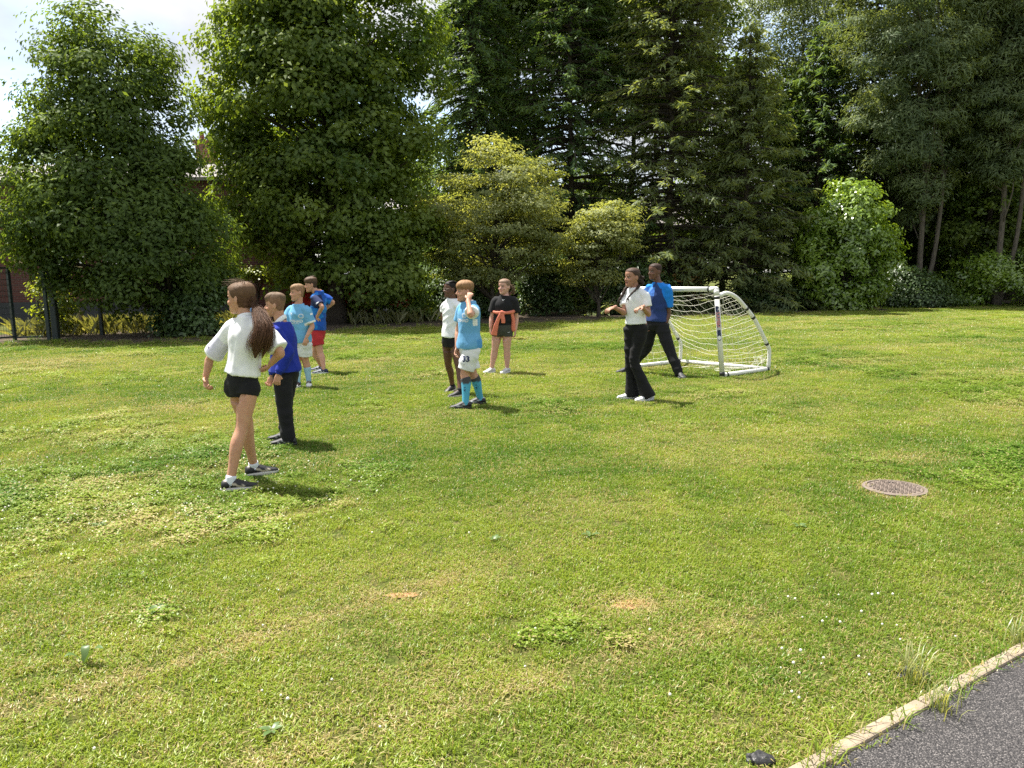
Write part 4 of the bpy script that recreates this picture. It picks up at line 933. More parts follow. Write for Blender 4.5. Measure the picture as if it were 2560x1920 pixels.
        for me, tp in parts:
            V = getV(me); F_ = quads(me); C_ = np.tile(s.skin, (len(V), 1))
            if tp == 'head':
                p = s.w2h(V); x, y, z = p.T; ax_ = np.abs(x); fr = y > .22
                def put(m, c, a=1.0): C_[m] = C_[m] * (1 - a) + np.array(c) * a
                put(fr & (ax_ < .105) & (z > zz - .06) & (z < zz + .042) & (y > .33), s.lips, 0.75)
                put(fr & (ax_ < .085) & (np.abs(z - zz) < (.022 if s.mouth else .008)) & (y > .33), (0.05, 0.015, 0.015), 0.85)
                for e in (-1, 1):
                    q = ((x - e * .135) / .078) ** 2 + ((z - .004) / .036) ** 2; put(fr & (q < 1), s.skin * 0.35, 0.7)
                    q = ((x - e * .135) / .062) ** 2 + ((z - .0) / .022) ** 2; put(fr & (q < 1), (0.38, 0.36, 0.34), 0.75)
                    q = ((x - e * .14) / .03) ** 2 + ((z - .002) / .026) ** 2; put(fr & (q < 1), (0.02, 0.014, 0.01), 1)
                    xb = (ax_ > .045) & (ax_ < .235) & (np.sign(x) == e); zc = .098 - ((ax_ - .13) / .1) ** 2 * .02
                    put(xb & fr & (np.abs(z - zc) < .02), s.brow, 0.75)
                    put(fr & (np.abs(x - e * .035) < .018) & (np.abs(z + .155) < .014) & (y > .4), s.skin * 0.3, 0.7)
                    put(((x - e * .2) ** 2 + (z + .13) ** 2 < .011) & fr, s.skin * [1.02, .85, .82], 0.25)
            Vs.append(V); Fs.append(F_ + off); Cs.append(C_); off += len(V); bpy.data.meshes.remove(me)
        s.nb0 = len(Vs[0]); me = mesh_np('body', np.vstack(Vs) - s.o, np.vstack(Fs)); cattr(me, np.vstack(Cs)); smooth(me); s.body = obj('body', me, SKIN, s.root)
    def tuck(s, torso=None, arm=0.0, leg=0.0, depth=0.016):
        """draw the body in where cloth covers it"""
        me = s.body.data; V = getV(me) + s.o; N_ = getN(me); v = V[:s.nb0]
        segs = [('t', s.hip - s.spine * .05, s.sh, .12)] + [('a', a, b, .035) for a, b in ((s.sL, s.eL), (s.eL, s.wL), (s.sR, s.eR), (s.eR, s.wR))] + [('l', a, b, .055) for a, b in ((s.hL, s.kL), (s.kL, s.aL), (s.hR, s.kR), (s.kR, s.aR))]
        T, D = [], []
        for kd_, a, b, r_ in segs: t, d = seg_t(v, a, b); T.append(t); D.append(d - r_)
        lab = np.argmin(np.array(D), axis=0); T = np.array(T); m = np.zeros(s.nb0, bool)
        if torso is not None:
            L = np.linalg.norm(s.sh - s.hip); sp = ((v - s.hip) @ s.spine) / L; m |= (lab == 0) & (sp > torso[0]) & (sp < torso[1])
        for i in range(1, 9):
            lim = arm if i < 5 else leg; first = i in (1, 3, 5, 7); hi_ = min(1.0, lim) if first else max(0.0, lim - 1.0)
            if hi_ > 0: m |= (lab == i) & (T[i] < hi_ + (0.01 if hi_ >= 1 else 0))
        v2 = v - N_[:s.nb0] * (depth * m)[:, None]; V[:s.nb0] = v2; setV(me, V - s.o)
    def garment(s, name, mb, colf, voxel=0.0075, it=4, amp=0.006, axis=None, ani=2.0, parent=None, lo=0.05, hi=0.16, mat=None):
        me = remesh(mb, voxel, it); V = getV(me); N_ = getN(me)
        if amp: V = folds(V, N_, s.seed + len(name), amp, s.spine if axis is None else axis, ani, lo, hi)
        setV(me, V); c = np.array(colf(V) if callable(colf) else np.tile(colf, (len(V), 1))); bv = bvh_of(me)
        setV(me, V - s.o); cattr(me, c); me.name = name
        o = obj(name, me, mat or FAB, parent or s.root); o_b = (o, bv); return o_b
    def shirt(s, hem, colf, sleeve=0.75, ease=0.02, name='t_shirt', top=1.12, sr=(.058, .062), longs=False, hemflare=0.0, amp=0.006, voxel=0.0075):
        mb = MB(); pts, wa, wb, ax, ss = s.tor(hem, top, ease, 16)
        f = np.clip((0.55 - ss) / 0.6, 0, 1) * hemflare * s.k; wa = wa + f; wb = wb + f
        mb.sweep(pts, wa, wb, ax, 24, rnd=False); k = s.k
        for S_, E, Wr, c in ((s.sL, s.eL, s.wL, 1), (s.sR, s.eR, s.wR, -1)):
            S0 = S_ - s.ls * c * 0.05 * k; e_ = S_ + (E - S_) * sleeve
            if longs:
                r_ = cr([(*S0, .06 * k), (*S_, .06 * k), (*(S_ + (E - S_) * .5), .054 * k), (*E, .05 * k), (*(E + (Wr - E) * .5), .046 * k), (*(E + (Wr - E) * .86), .044 * k), (*(E + (Wr - E) * .9), .033 * k), (*(E + (Wr - E) * 1.0), .033 * k)], 3)
                mb.sweep(r_[:, :3], r_[:, 3], n=16, rnd=False)
            else:
                b = 0.5 + 0.5 * s.b; mb.sweep(cr([(*S0, sr[0] * k * b), (*S_, sr[0] * k * b), (*e_, sr[1] * k * b)], 4)[:, :3], np.linspace(sr[0], sr[1], 9) * k * b, n=16, rnd=False)
        mb.sweep(cr([s.sL, s.sh + s.spine * .006, s.sR], 4), np.interp(np.abs(np.linspace(-1, 1, 9)), [0, 1], [.066, .05]) * k, np.interp(np.abs(np.linspace(-1, 1, 9)), [0, 1], [.062, .05]) * k, n=14)
        s.tuck((hem + .06, .98), arm=(1.9 if longs else max(0, sleeve - .12)))
        s.top, s.top_bvh = s.garment(name, mb, colf, amp=amp, voxel=voxel); return s.top
    def bottoms(s, name, waist, tend, colf, ease=0.014, legs=None, amp=0.004, low=-.15, crease=False):
        mb = MB(); pts, wa, wb, ax, _ = s.tor(low, waist, ease, 9); mb.sweep(pts, wa, wb, ax, 22, rnd=False); k = s.k; b = 0.45 + 0.55 * s.b
        for H, K, A in ((s.hL, s.kL, s.aL), (s.hR, s.kR, s.aR)):
            if tend <= 1.0:
                e_ = H + (K - H) * tend; r0, r1 = legs or (.088 + ease * 0.5, .088)
                mb.sweep([H + UP * .075, H + UP * .03, H - UP * .02, H + (K - H) * tend * 0.5, e_], np.array([.055, .08, r0, (r0 + r1) / 2, r1]) * k * b, n=18, rnd=False)
            else:
                r_ = legs or (.098, .08, .066, .064, .06, .058); An = A - UP * 0.04
                rows = [(*(H + UP * .08), .055), (*(H + UP * .03), .08), (*H, r_[0]), (*(H + (K - H) * .5), r_[1]), (*K, r_[2]), (*(K + (An - K) * .4), r_[3]), (*(K + (An - K) * .8), r_[4]), (*(K + (An - K) * tend / 2.0), r_[5])]
                q = cr(rows, 4); mb.sweep(q[:, :3], q[:, 3] * k * b, n=18, rnd=False)
        s.tuck((-.3, waist - .02), leg=(tend - .12 if tend <= 1 else 1.85))
        s.bot, s.bot_bvh = s.garment(name, mb, colf, amp=amp, axis=UP, ani=1.6); return s.bot
    def sock(s, side, t, c, extra=0.004, band=None):
        H, K, A = (s.hL, s.kL, s.aL) if side == 'L' else (s.hR, s.kR, s.aR); r_ = cr(s.leg_rows(H, K, A), 6); n_ = len(r_); seg = 6
        q = r_[seg * 3:]; u = np.linspace(0, 1, len(q)); q = q[u >= 1 - t]
        mb = MB(); mb.sweep(q[:, :3], q[:, 3] + extra, n=18, rnd=False); me = mb.mesh('sock', s.o, True); V = getV(me) + s.o; C_ = np.tile(c, (len(V), 1)).astype(float)
        if band is not None: C_[V[:, 2] > q[0, 2] - band[0]] = band[1]
        cattr(me, C_); return obj('sock', me, FAB, s.root), bvh_of(mb.mesh('x'))
    def shoe(s, side, upper, sole, L=0.225, accent=None, style=None, pitch=0.0, toe_col=None, lace=None):
        g, yaw = (s.gL, s.toeL) if side == 'L' else (s.gR, s.toeR); k = s.k; L *= k; d = yv(yaw); l = left_of(d); W_ = 0.041 * k
        if pitch: dz = nrm(d * math.cos(R(pitch)) + UP * math.sin(R(pitch)))
        else: dz = d
        u = np.cross(dz, l) * 1.0; u = u if u[2] > 0 else -u
        st = [(-.27, .45, .05), (-.25, .72, .072), (-.15, .86, .082), (0, .88, .086), (.13, .88, .083), (.28, .93, .07), (.42, 1.0, .056), (.55, .98, .047), (.65, .82, .042), (.715, .5, .034), (.735, .25, .026)]
        th = np.linspace(0, 2 * np.pi, 18, endpoint=False); rg = []
        for x, w, t in st:
            z0, z1 = .016 * k, t * k; cs, sn = np.cos(th), np.sin(th)
            y = np.sign(cs) * np.abs(cs) ** .8 * W_ * w * np.where(sn > 0, 1 - .38 * np.clip(sn, 0, 1) ** 1.5, 1); zz = (z0 + z1) / 2 + np.sign(sn) * np.abs(sn) ** .8 * (z1 - z0) / 2
            rg.append(g + dz * x * L + np.outer(y, l) + np.outer(zz, u))
        rg = [cr(np.array([r_[j] for r_ in rg]), 2) for j in range(18)]; rg = [[rg[j][i] for j in range(18)] for i in range(len(rg[0]))]
        mb = MB(); mb.rings(rg); me = mb.mesh('shoe', s.o, True); V = getV(me) + s.o - g; C_ = np.tile(upper, (len(V), 1)).astype(float)
        x, zz = V @ dz / L, V @ u / k
        if accent is not None:
            a = np.array(accent)
            if style == 'swoosh': C_[(np.abs(zz - (.034 + .05 * np.clip(.25 - x, -.2, .3) ** 2 * 8 + .03 * (0.3 - x))) < .0075) & (x > -.18) & (x < .42)] = a
            if style == 'bars': C_[(np.abs(((x * 1.0 + zz * 1.3) * 9) % 1 - .5) < .22) & (x > .0) & (x < .36) & (zz < .06)] = a
            if style == 'heel': C_[(x < -.12) & (zz < .06)] = a
        if toe_col is not None: C_[x > .42] = toe_col
        cattr(me, C_); sh = obj('shoe', me, SHOE, s.root)
        mb = MB(); ol = []
        for x, w, t in st: ol.append((x, w))
        xs = np.array([a for a, _ in ol]); ws = np.array([b for _, b in ol]); n_ = 36; tt = np.linspace(0, 2 * np.pi, n_, endpoint=False)
        px_ = .2325 + np.cos(tt) * .5125; wy = np.interp(px_, xs, ws, left=.3, right=.2) * np.sign(np.sin(tt)) * np.abs(np.sin(tt)) ** .35
        sr_ = []
        for z, e in ((-.004, .96), (.003, 1.05), (.016, 1.08), (.024, 1.05), (.026, .9)): sr_.append(g + np.outer((.2325 + (px_ - .2325) * (1 + (e - 1) * .5)) * L, dz) + np.outer(wy * W_ * e, l) + z * k * u)
        mb.rings(sr_); me = mb.mesh('sole', s.o, True); cattr(me, np.tile(sole, (len(me.vertices), 1))); obj('sole', me, SHOE, sh)
        if lace is not None:
            mb = MB()
            for q in range(4):
                x = .12 + q * .07; zt = np.interp(x, [a for a, _, _ in st], [t for _, _, t in st]) * k + .002; w = .014 * k
                mb.tube([g + dz * x * L - l * w + u * (zt - .004), g + dz * (x + .02) * L + u * zt, g + dz * (x + .02) * L + l * w + u * (zt - .004)], .0022, 5)
            me = mb.mesh('laces', s.o); cattr(me, np.tile(lace, (len(me.vertices), 1))); obj('laces', me, SHOE, sh)
        FEET.append((g + d * 0.05, 0.14))
    # ---- hair: shell over the skull. thick(p) -> thickness in head heights
    def hair(s, thick, colf, strands=None, extra=None, flow=None, fade=0.0):
        g = head_grid(44, 72); m, n, _ = g.shape; p = g.reshape(-1, 3); t = thick(p); rs = np.random.RandomState(s.seed)
        ang = np.arctan2(p[:, 0], p[:, 1] + 0.02); jag = vnoise(ang * 16 + 40, p[:, 2] * 3 + 5, s.seed, 2) - .5
        t = np.where(t > 0.004, t * (1 + jag * 0.55), -0.012)
        nn = p / (np.array([.34, .42, .5]) ** 2); nn /= (np.linalg.norm(nn, axis=1)[:, None] + 1e-9)
        q = p + nn * t[:, None]; keep = t > 0
        cc = colf(p)
        if fade: w_ = sstep(.05, .012, t)[:, None] * fade; cc = cc * (1 - w_) + s.skin * .8 * w_
        F_ = []
        for i in range(m - 1):
            for j in range(n):
                a = (i * n + j, i * n + (j + 1) % n, (i + 1) * n + (j + 1) % n, (i + 1) * n + j)
                if any(keep[k_] for k_ in a): F_.append(a)
        mb = MB(); mb.v = [tuple(v) for v in s.h2w(q)]; mb.f = F_
        sv = [np.c_[ang * 4.0, p[:, 2] * 0.6, p[:, 1] * 0.6]]; Cc = [cc]
        if flow is not None: a0 = nrm(flow); e2 = np.cross(a0, [1.0, 0, 0]); sv = [np.c_[np.arctan2(p[:, 0], p @ e2) * 4.5, (p @ a0) * .5, p[:, 0] * 0]]
        if extra:
            for (eb, ec, es) in extra:
                b = len(mb.v); mb.v += eb.v; mb.f += [tuple(b + i for i in f) for f in eb.f]; sv.append(es if es is not None else np.random.RandomState(5).uniform(0, 9, (len(eb.v), 3))); Cc.append(np.tile(ec, (len(eb.v), 1)) if np.ndim(ec) == 1 else ec)
        me = mb.mesh('hair', s.o, True, fix=False); cattr(me, np.vstack(Cc)); vattr(me, 'strand', np.vstack(sv)); return obj('hair', me, HAIR, s.root)
    def tail(s, pts, rad, n_str, r_str, c, flat=1.0, axis=None, seed=2, core=0.8):
        """bundle of strands along pts (world), rad per point; returns (MB, colours, strand attr)"""
        rs = np.random.RandomState(seed); P = cr(np.c_[np.array(pts), np.array(rad)], 5); mb = MB(); C_ = []; Sv = []
        cf_ = core * np.interp(np.linspace(0, 1, len(P)), [0, .6, 1], [1, .95, .35]); mb.sweep(P[:, :3], P[:, 3] * cf_, P[:, 3] * cf_ * flat, axis, 16)
        nv = len(mb.v); C_.append(np.tile(c, (nv, 1)) * 0.8); jj = np.arange(nv) % 16; Sv.append(np.c_[jj * 1.7, np.array(mb.v)[:, 2] * 2, jj * 0.3])
        T = np.gradient(P[:, :3], axis=0); T /= np.linalg.norm(T, axis=1)[:, None]; A = axis if axis is not None else np.array([1.0, 0, 0]); A = np.array([nrm(A - t * np.dot(A, t)) for t in T]); B = np.cross(T, A)
        for i in range(n_str):
            a = rs.uniform(0, 6.28); q = math.sqrt(rs.uniform(.3, 1.0)); e = rs.uniform(.72, 1.0); k_ = max(4, int(len(P) * e)); wob = rs.normal(0, .006, (k_, 3)).cumsum(0) * .5
            pp = P[:k_, :3] + (A[:k_] * math.cos(a) + B[:k_] * math.sin(a) * flat) * (P[:k_, 3] * q)[:, None] + wob; b0 = len(mb.v); mb.tube(pp, np.linspace(r_str, r_str * .4, k_), 4)
            C_.append(np.tile(c * rs.uniform(.6, 1.5), (len(mb.v) - b0, 1))); Sv.append(np.tile(rs.uniform(0, 9, 3), (len(mb.v) - b0, 1)))
        return mb, np.vstack(C_), np.vstack(Sv)
    def collar(s, c, r=(.062, .056), h=0.012, w=.007, name='collar', t=1.085, tilt=0.25, drop=0.0):
        na = nrm(s.nk - s.nb); L_ = np.linalg.norm(s.sh - s.hip); o_ = s.nb + na * (t - 1.02) * L_; th = np.linspace(0, 2 * np.pi, 28); l = nrm(s.ls - na * s.ls.dot(na)); f = -np.cross(na, l) * -1.0; f = f if f.dot(s.fs) > 0 else -f; k = s.k
        pts = [o_ + l * math.cos(a) * r[0] * k + f * (math.sin(a) * r[1] + .008) * k + na * (-math.sin(a) * tilt * .06 - (drop if math.sin(a) > 0.3 else 0) * math.sin(a)) * k for a in th]
        mb = MB(); mb.sweep(pts, h * k, w * k, na, 8, rnd=False); me = mb.mesh('collar', s.o, True); cattr(me, np.tile(c, (len(me.vertices), 1))); return obj(name, me, FAB, s.top)

m_, nt_ = nmat('shoe'); a_ = nd(nt_, 'ShaderNodeAttribute', attribute_name='Col').outputs['Color']; tc_ = nd(nt_, 'ShaderNodeTexCoord').outputs['Object']
p_ = nd(nt_, 'ShaderNodeBsdfPrincipled', {'Base Color': mixc(nt_, noise(nt_, tc_, 40), mixc(nt_, 1.0, a_, (0.75, 0.75, 0.75), 'MULTIPLY'), a_), 'Roughness': 0.55}); out(nt_, p_.outputs[0]); SHOE = m_
FEET = []
BLK = (0.012, 0.012, 0.014); WHT = (0.85, 0.86, 0.88)
FAIR = (0.56, 0.31, 0.21); TAN = (0.52, 0.285, 0.18); BROWN = (0.135, 0.065, 0.042); MIX = (0.38, 0.20, 0.13)
def sstrip(V, a, b, lo, hi, rmax): t, d = seg_t(V, a, b); return (t > lo) & (t < hi) & (d < rmax)
def thick_std(T, front=.26, temple=.08, top=0.0, soft=.07):
    def f(p):
        zl = hairline(p[:, 1], front, temple); return T * sstep(0, soft, p[:, 2] - zl) + top * sstep(.22, .38, p[:, 2])
    return f
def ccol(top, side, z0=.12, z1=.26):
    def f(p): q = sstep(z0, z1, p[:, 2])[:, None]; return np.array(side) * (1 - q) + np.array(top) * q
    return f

# ---------------------------------------------------------------- 1 girl in front, white T-shirt and black shorts, seen from behind
k1 = Kid('girl with long brown ponytail, white T-shirt and black shorts, nearest the camera', c1, (432, 1462), (272, 1566), 32, 18, (345, 845), (382, 432), 62, 66, (338, 238, .222), 166, (380, 1105), (345, 1135),
         (124, 655, .12), (94, 785, .10), (104, 880, .04), (612, 612, -.10), (543, 692, -.04), (505, 742, .02), TAN, k=1.03, b=.86, shdy=0.0, curl=(.75, .8), palmL=(.9, -.2, .1), palmR=(-.6, .5, -.4), seed=11, brow=(.12, .08, .05), headdy=.03)
k1.shirt(.20, lambda V: np.where(sstrip(V, k1.sL, k1.eL, .35, .8, .12)[:, None] & (V[:, 2:3] < 1.12), (.70, .68, .80), WHT), sleeve=.86, ease=.024, sr=(.062, .074), hemflare=.012, amp=.011)
k1.collar(WHT, (.066, .06), .012, t=1.09)
lay(text_me('E', 0.03), 'sleeve_mark', k1.sL + (k1.eL - k1.sL) * .62, nrm(k1.eL - k1.sL) * -1, nrm(np.cross([-.7, -.7, 0.1], k1.eL - k1.sL)), np.array([-.7, -.7, .1]), k1.top_bvh, M_BLACK, k1.top, k1.o)
k1.bottoms('shorts', .32, .20, BLK, ease=.010, legs=(.089, .082), amp=.003)
for sd in 'LR': k1.sock(sd, .36, (.74, .77, .84)); k1.shoe(sd, (.012, .012, .016), (.62, .60, .56), L=.24, accent=(.6, .52, .42), style='swoosh', lace=(.01, .01, .01))
hb = np.array((.105, .054, .030))
tie = k1.h2w(np.array([.02, -.46, -.22])); bk = -k1.fs
tp = [k1.P((430, 292), -.02), k1.P((462, 345), -.10), k1.P((490, 430), -.18), k1.P((478, 510), -.20), k1.P((448, 580), -.185), k1.P((436, 648), -.17)]
T1 = k1.tail(tp, [.018, .040, .060, .072, .070, .03], 420, .0011, hb, .5, np.array([1.0, .1, 0]), 3)
T2 = k1.tail([k1.P((432, 296), -.02), k1.P((500, 390), -.15), k1.P((535, 460), -.19), k1.P((520, 560), -.18), k1.P((485, 650), -.17)], [.012, .028, .034, .035, .012], 150, .0013, hb * 1.1, .6, np.array([1.0, .1, 0]), 4)
gth = k1.tail([k1.h2w(np.array([0, -.12, .08])), k1.h2w(np.array([0, -.27, -.06])), k1.h2w(np.array([0, -.36, -.17])), k1.P((430, 294), -.02)], [.056, .052, .038, .016], 200, .0012, hb * 1.05, 1.0, k1.hr, 7, .97)
rs_ = np.random.RandomState(4); wm = MB()
for i in range(46):
    xx, yy = rs_.uniform(-.2, .2), rs_.uniform(-.25, .3); a = k1.h2w(np.array([xx, yy, .5 * math.sqrt(1 - (xx / .36) ** 2 - (yy / .44) ** 2) + .015])); dx = rs_.uniform(-.10, -.02)
    wm.tube(cr([a, a + [dx * .2, 0, rs_.uniform(.01, .035)], a + [dx, rs_.uniform(-.03, .03), rs_.uniform(-.005, .04)]], 3), np.linspace(.0011, .0005, 7), 3)
for i in range(8):
    a = k1.h2w(np.array([rs_.uniform(-.3, .3), rs_.uniform(-.4, -.1), .42])); wm.tube(cr([a, a + [rs_.uniform(-.03, .05), 0, .03], a + [rs_.uniform(.0, .06), 0, rs_.uniform(-.05, .02)]], 3), np.linspace(.0015, .0007, 7), 3)
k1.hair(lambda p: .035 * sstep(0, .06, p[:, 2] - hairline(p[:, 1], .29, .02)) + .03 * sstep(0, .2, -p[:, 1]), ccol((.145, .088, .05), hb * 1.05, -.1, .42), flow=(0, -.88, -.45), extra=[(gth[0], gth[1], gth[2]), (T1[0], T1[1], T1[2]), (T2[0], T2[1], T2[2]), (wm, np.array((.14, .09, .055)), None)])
mb = MB(); mb.ball(k1.P((413, 318), -.05), (.012, .012, .017)); me = mb.mesh('b', k1.o, True); cattr(me, np.tile((.22, .42, .8), (len(me.vertices), 1))); obj('hair_bobble', me, FAB, k1.root)

# ---------------------------------------------------------------- 2 boy in royal blue sweater
k2 = Kid('boy in royal blue school sweater with white collar and black trousers beside the ponytailed girl', c1, (672, 1252), (655, 1216), 184, 186, (648, 768), (622, 452), 172, 172, (578, 286, .205), 184, (640, 985, -.03), (640, 975), (668, 612, -.13), (596, 762, -.16), (585, 830, -.17), (605, 610, .13), (552, 772, .06), (538, 815, .05), TAN, k=.98, b=.98, curl=(.85, .85), palmL=(-.2, .9, 0), palmR=(-.2, -.9, 0), seed=12, brow=(.09, .055, .035), headdy=0)
ROY = (.012, .03, .30)
k2.shirt(.08, ROY, longs=True, ease=.03, name='sweater', hemflare=.022, amp=.011, top=1.10)
k2.collar(WHT, (.062, .064), .022, .008, t=1.10, tilt=.7, name='shirt_collar')
k2.bottoms('trousers', .24, 1.98, BLK, ease=.016, legs=(.092, .082, .070, .064, .062, .064), amp=.010)
for sd in 'LR': k2.shoe(sd, (.016, .016, .019), (.02, .02, .02), L=.25, accent=(.35, .36, .38), style='bars')
hd = np.array((.115, .07, .042))
def th2(p): zl = hairline(p[:, 1], .26, .06); return .014 * sstep(0, .05, p[:, 2] - zl) + .07 * sstep(.12, .46, p[:, 2] + .10 * (p[:, 1] > .2) * (p[:, 1] - .2)) * (1 + .9 * np.clip(p[:, 1], 0, .5)) * (1 - .7 * sstep(.16, .33, np.abs(p[:, 0])))
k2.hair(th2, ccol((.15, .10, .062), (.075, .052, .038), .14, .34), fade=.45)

# ---------------------------------------------------------------- 3 boy in sky blue football kit, ETIHAD shirt
k3 = Kid('boy in sky blue shirt with white neckline, half hidden behind the royal blue sweater', c2, (452, 1488), (318, 1500), 285, 265, (352, 950), (322, 556), 248, 246, (312, 352, .222), 212, (405, 1168), (305, 1170), (492, 760, -.06), (418, 900, -.16), (400, 985, -.18), (150, 750), (165, 890), (165, 970), FAIR, k=1.0, b=1.0, curl=(.5, .5), seed=13, brow=(.2, .12, .07), tilt=-4, palmL=(-.5, .8, 0))
SKY = (.16, .42, .68)
def col3(V):
    C_ = np.tile(SKY, (len(V), 1)).astype(float); C_[:, :] *= (1.0)
    for a, b in ((k3.sL, k3.eL), (k3.sR, k3.eR)): C_[sstrip(V, a, b, .70, .86, .092)] = WHT
    return C_
k3.shirt(-.02, col3, sleeve=.80, ease=.026, sr=(.06, .07), hemflare=.012, amp=.010)
k3.collar(WHT, (.072, .07), .012, .009, t=1.06, tilt=.5, drop=.02)
cn = k3.fs; cr_ = k3.ls
def chest(x, y, K=k3): return K.P((x, y), -.12)
lay(text_me('ETIHAD', 0.052, bold=.0012), 'lettering', chest(285, 700), cr_, UP + cr_ * -.06, cn, k3.top_bvh, M_PRINTW, k3.top, k3.o)
lay(text_me('AIRWAYS', 0.026), 'lettering', chest(272, 728), cr_, UP, cn, k3.top_bvh, M_PRINTW, k3.top, k3.o)
lay(poly_me([sc(CAT, .05)]), 'emblem', chest(210, 610), cr_, UP, cn, k3.top_bvh, M_PRINTW, k3.top, k3.o)
lay(poly_me(ringp(.032, .026) + ringp(.021, .018)), 'crest', chest(356, 636), cr_, UP, cn, k3.top_bvh, M_PRINTW, k3.top, k3.o)
lay(poly_me([sc([(-.5, -.3), (.5, -.3), (.5, .3), (-.5, .3)], .04)]), 'sleeve_patch', k3.P((486, 612), -.15), (1, 0, .2), UP, (.35, -.95, 0), k3.top_bvh, M_PRINTW, k3.top, k3.o)
k3.bottoms('shorts', .2, .76, (.74, .75, .77), ease=.018, legs=(.094, .10), amp=.008)
lay(poly_me([sc(CAT, .04)]), 'emblem', k3.P((398, 1040), -.1), (1, 0, 0), UP, (-.1, -1, 0), k3.bot_bvh, M_PRINTS, k3.bot, k3.o)
for sd in 'LR': k3.sock(sd, .72, (.34, .55, .66)); k3.shoe(sd, (.03, .012, .018), (.72, .72, .70), L=.23, toe_col=(.75, .75, .74), lace=(.5, .5, .5))
def th3(p): zl = hairline(p[:, 1], .24, .06); return .02 * sstep(0, .05, p[:, 2] - zl) + .05 * sstep(.1, .45, p[:, 2]) * (1 - .7 * sstep(.16, .33, np.abs(p[:, 0])))
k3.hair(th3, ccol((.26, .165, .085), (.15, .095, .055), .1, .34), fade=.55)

# ---------------------------------------------------------------- 4 boy in blue shirt and red shorts, hands on hips
k4 = Kid('boy with hands on hips, in blue shirt with navy sleeve and red shorts', c2, (632, 1338), (600, 1300), 192, 192, (560, 838), (572, 398), 172, 160, (478, 252, .225), 198, (590, 1085), (522, 1100), (612, 522, -.26), (548, 650, -.13), (552, 712, -.11), (746, 468, .16), (640, 560, .17), (600, 600, .12), FAIR, k=1.0, b=.97, curl=(.35, .4), palmL=(.2, .9, 0), palmR=(-.2, -.9, 0), seed=14, brow=(.08, .05, .03), pitch=-6)
def col4(V):
    n_ = vnoise(V[:, 0] * 9 + V[:, 1] * 7, V[:, 2] * 9, 3, 3)
    C_ = np.where((n_ > .55)[:, None], (.02, .20, .62), (.012, .085, .42)).astype(float)
    t, d = seg_t(V, k4.sL, k4.eL); C_[((t > .03) & (d < .12)) | (((V - k4.sh) @ k4.fs > .02) & ((V - k4.sh) @ UP > -.16))] = (.018, .03, .10)
    return C_
k4.shirt(.08, col4, sleeve=.78, ease=.024, sr=(.058, .066), hemflare=.012, amp=.010)
k4.collar((.018, .03, .10), t=1.085)
lay(poly_me([sc([(-.5, -.1), (.5, .0), (.5, .18), (-.5, .1)], .05), sc([(-.4, -.35), (.3, -.28), (.3, -.16), (-.4, -.22)], .05)]), 'sleeve_print', k4.P((572, 470), -.2), (1, 0, .3), UP, (-.1, -1, 0), k4.top_bvh, M_PRINTW, k4.top, k4.o)
k4.bottoms('shorts', .24, .62, (.44, .03, .035), ease=.017, legs=(.09, .094), amp=.008)
for sd in 'LR': k4.shoe(sd, (.015, .025, .08), (.7, .72, .74), L=.25, accent=(.7, .72, .74), style='bars')
def th4(p): zl = hairline(p[:, 1], .12, .03); return .042 * sstep(0, .16, p[:, 2] - zl) + .035 * sstep(.2, .4, p[:, 2])
qm = MB(); rs_ = np.random.RandomState(9)
for i in range(30): a = k4.h2w(np.array([rs_.uniform(-.1, .1), rs_.uniform(-.25, -.1), .5])); qm.tube(cr([a, a + [rs_.uniform(-.01, .02), 0, .012], a + [rs_.uniform(-.03, .03), 0, .026]], 2), np.linspace(.004, .001, 5), 4)
k4.hair(th4, ccol((.095, .058, .035), (.055, .034, .022)), extra=[(qm, np.array((.1, .06, .04)), None)])

# ---------------------------------------------------------------- 5 girl with glasses, white T-shirt
k5 = Kid('girl with glasses in white T-shirt, half behind the number 33 boy', c3, (372, 1372), (296, 1318), 215, 226, (278, 800), (288, 424), 228, 226, (278, 262, .205), 205, (362, 1080), (252, 1050), (392, 560), (392, 690), (388, 760), (196, 560, .14), (268, 660, .22), (310, 690, .22), BROWN, k=.98, b=.88, seed=15, brow=(.012, .009, .008), mouth=True, lips=(.16, .05, .045))
k5.shirt(.11, WHT, sleeve=.50, ease=.020, sr=(.058, .066), hemflare=.012, amp=.011)
k5.collar(WHT, (.064, .06), .01, t=1.085)
k5.bottoms('shorts', .26, .21, BLK, ease=.008, legs=(.08, .074), amp=.003)
for sd in 'LR': k5.sock(sd, .34, BLK); k5.shoe(sd, (.014, .014, .016), (.55, .47, .44), L=.235, accent=(.5, .42, .4), style='heel', lace=(.3, .1, .1), pitch=(-12 if sd == 'R' else 0))
em = MB(); rs_ = np.random.RandomState(6)
for i in range(26):
    x = -.3 + .6 * i / 25; a = [k5.h2w(np.array([x * .8, .2, .42])), k5.h2w(np.array([x * 1.05, -.1, .49])), k5.h2w(np.array([x * 1.1, -.38, .25])), k5.h2w(np.array([x * 1.0, -.47, -.1])), k5.h2w(np.array([x * .9, -.42, -.42]))]
    em.tube(cr(a, 4), .0062, 6)
k5.hair(thick_std(.02, .29, .1), lambda p: np.tile((.012, .010, .010), (len(p), 1)), extra=[(em, np.array((.014, .011, .011)), None)])
gm = MB(); M_GLS = plain('clear_glasses_frame', (.22, .16, .14), .25, .05)
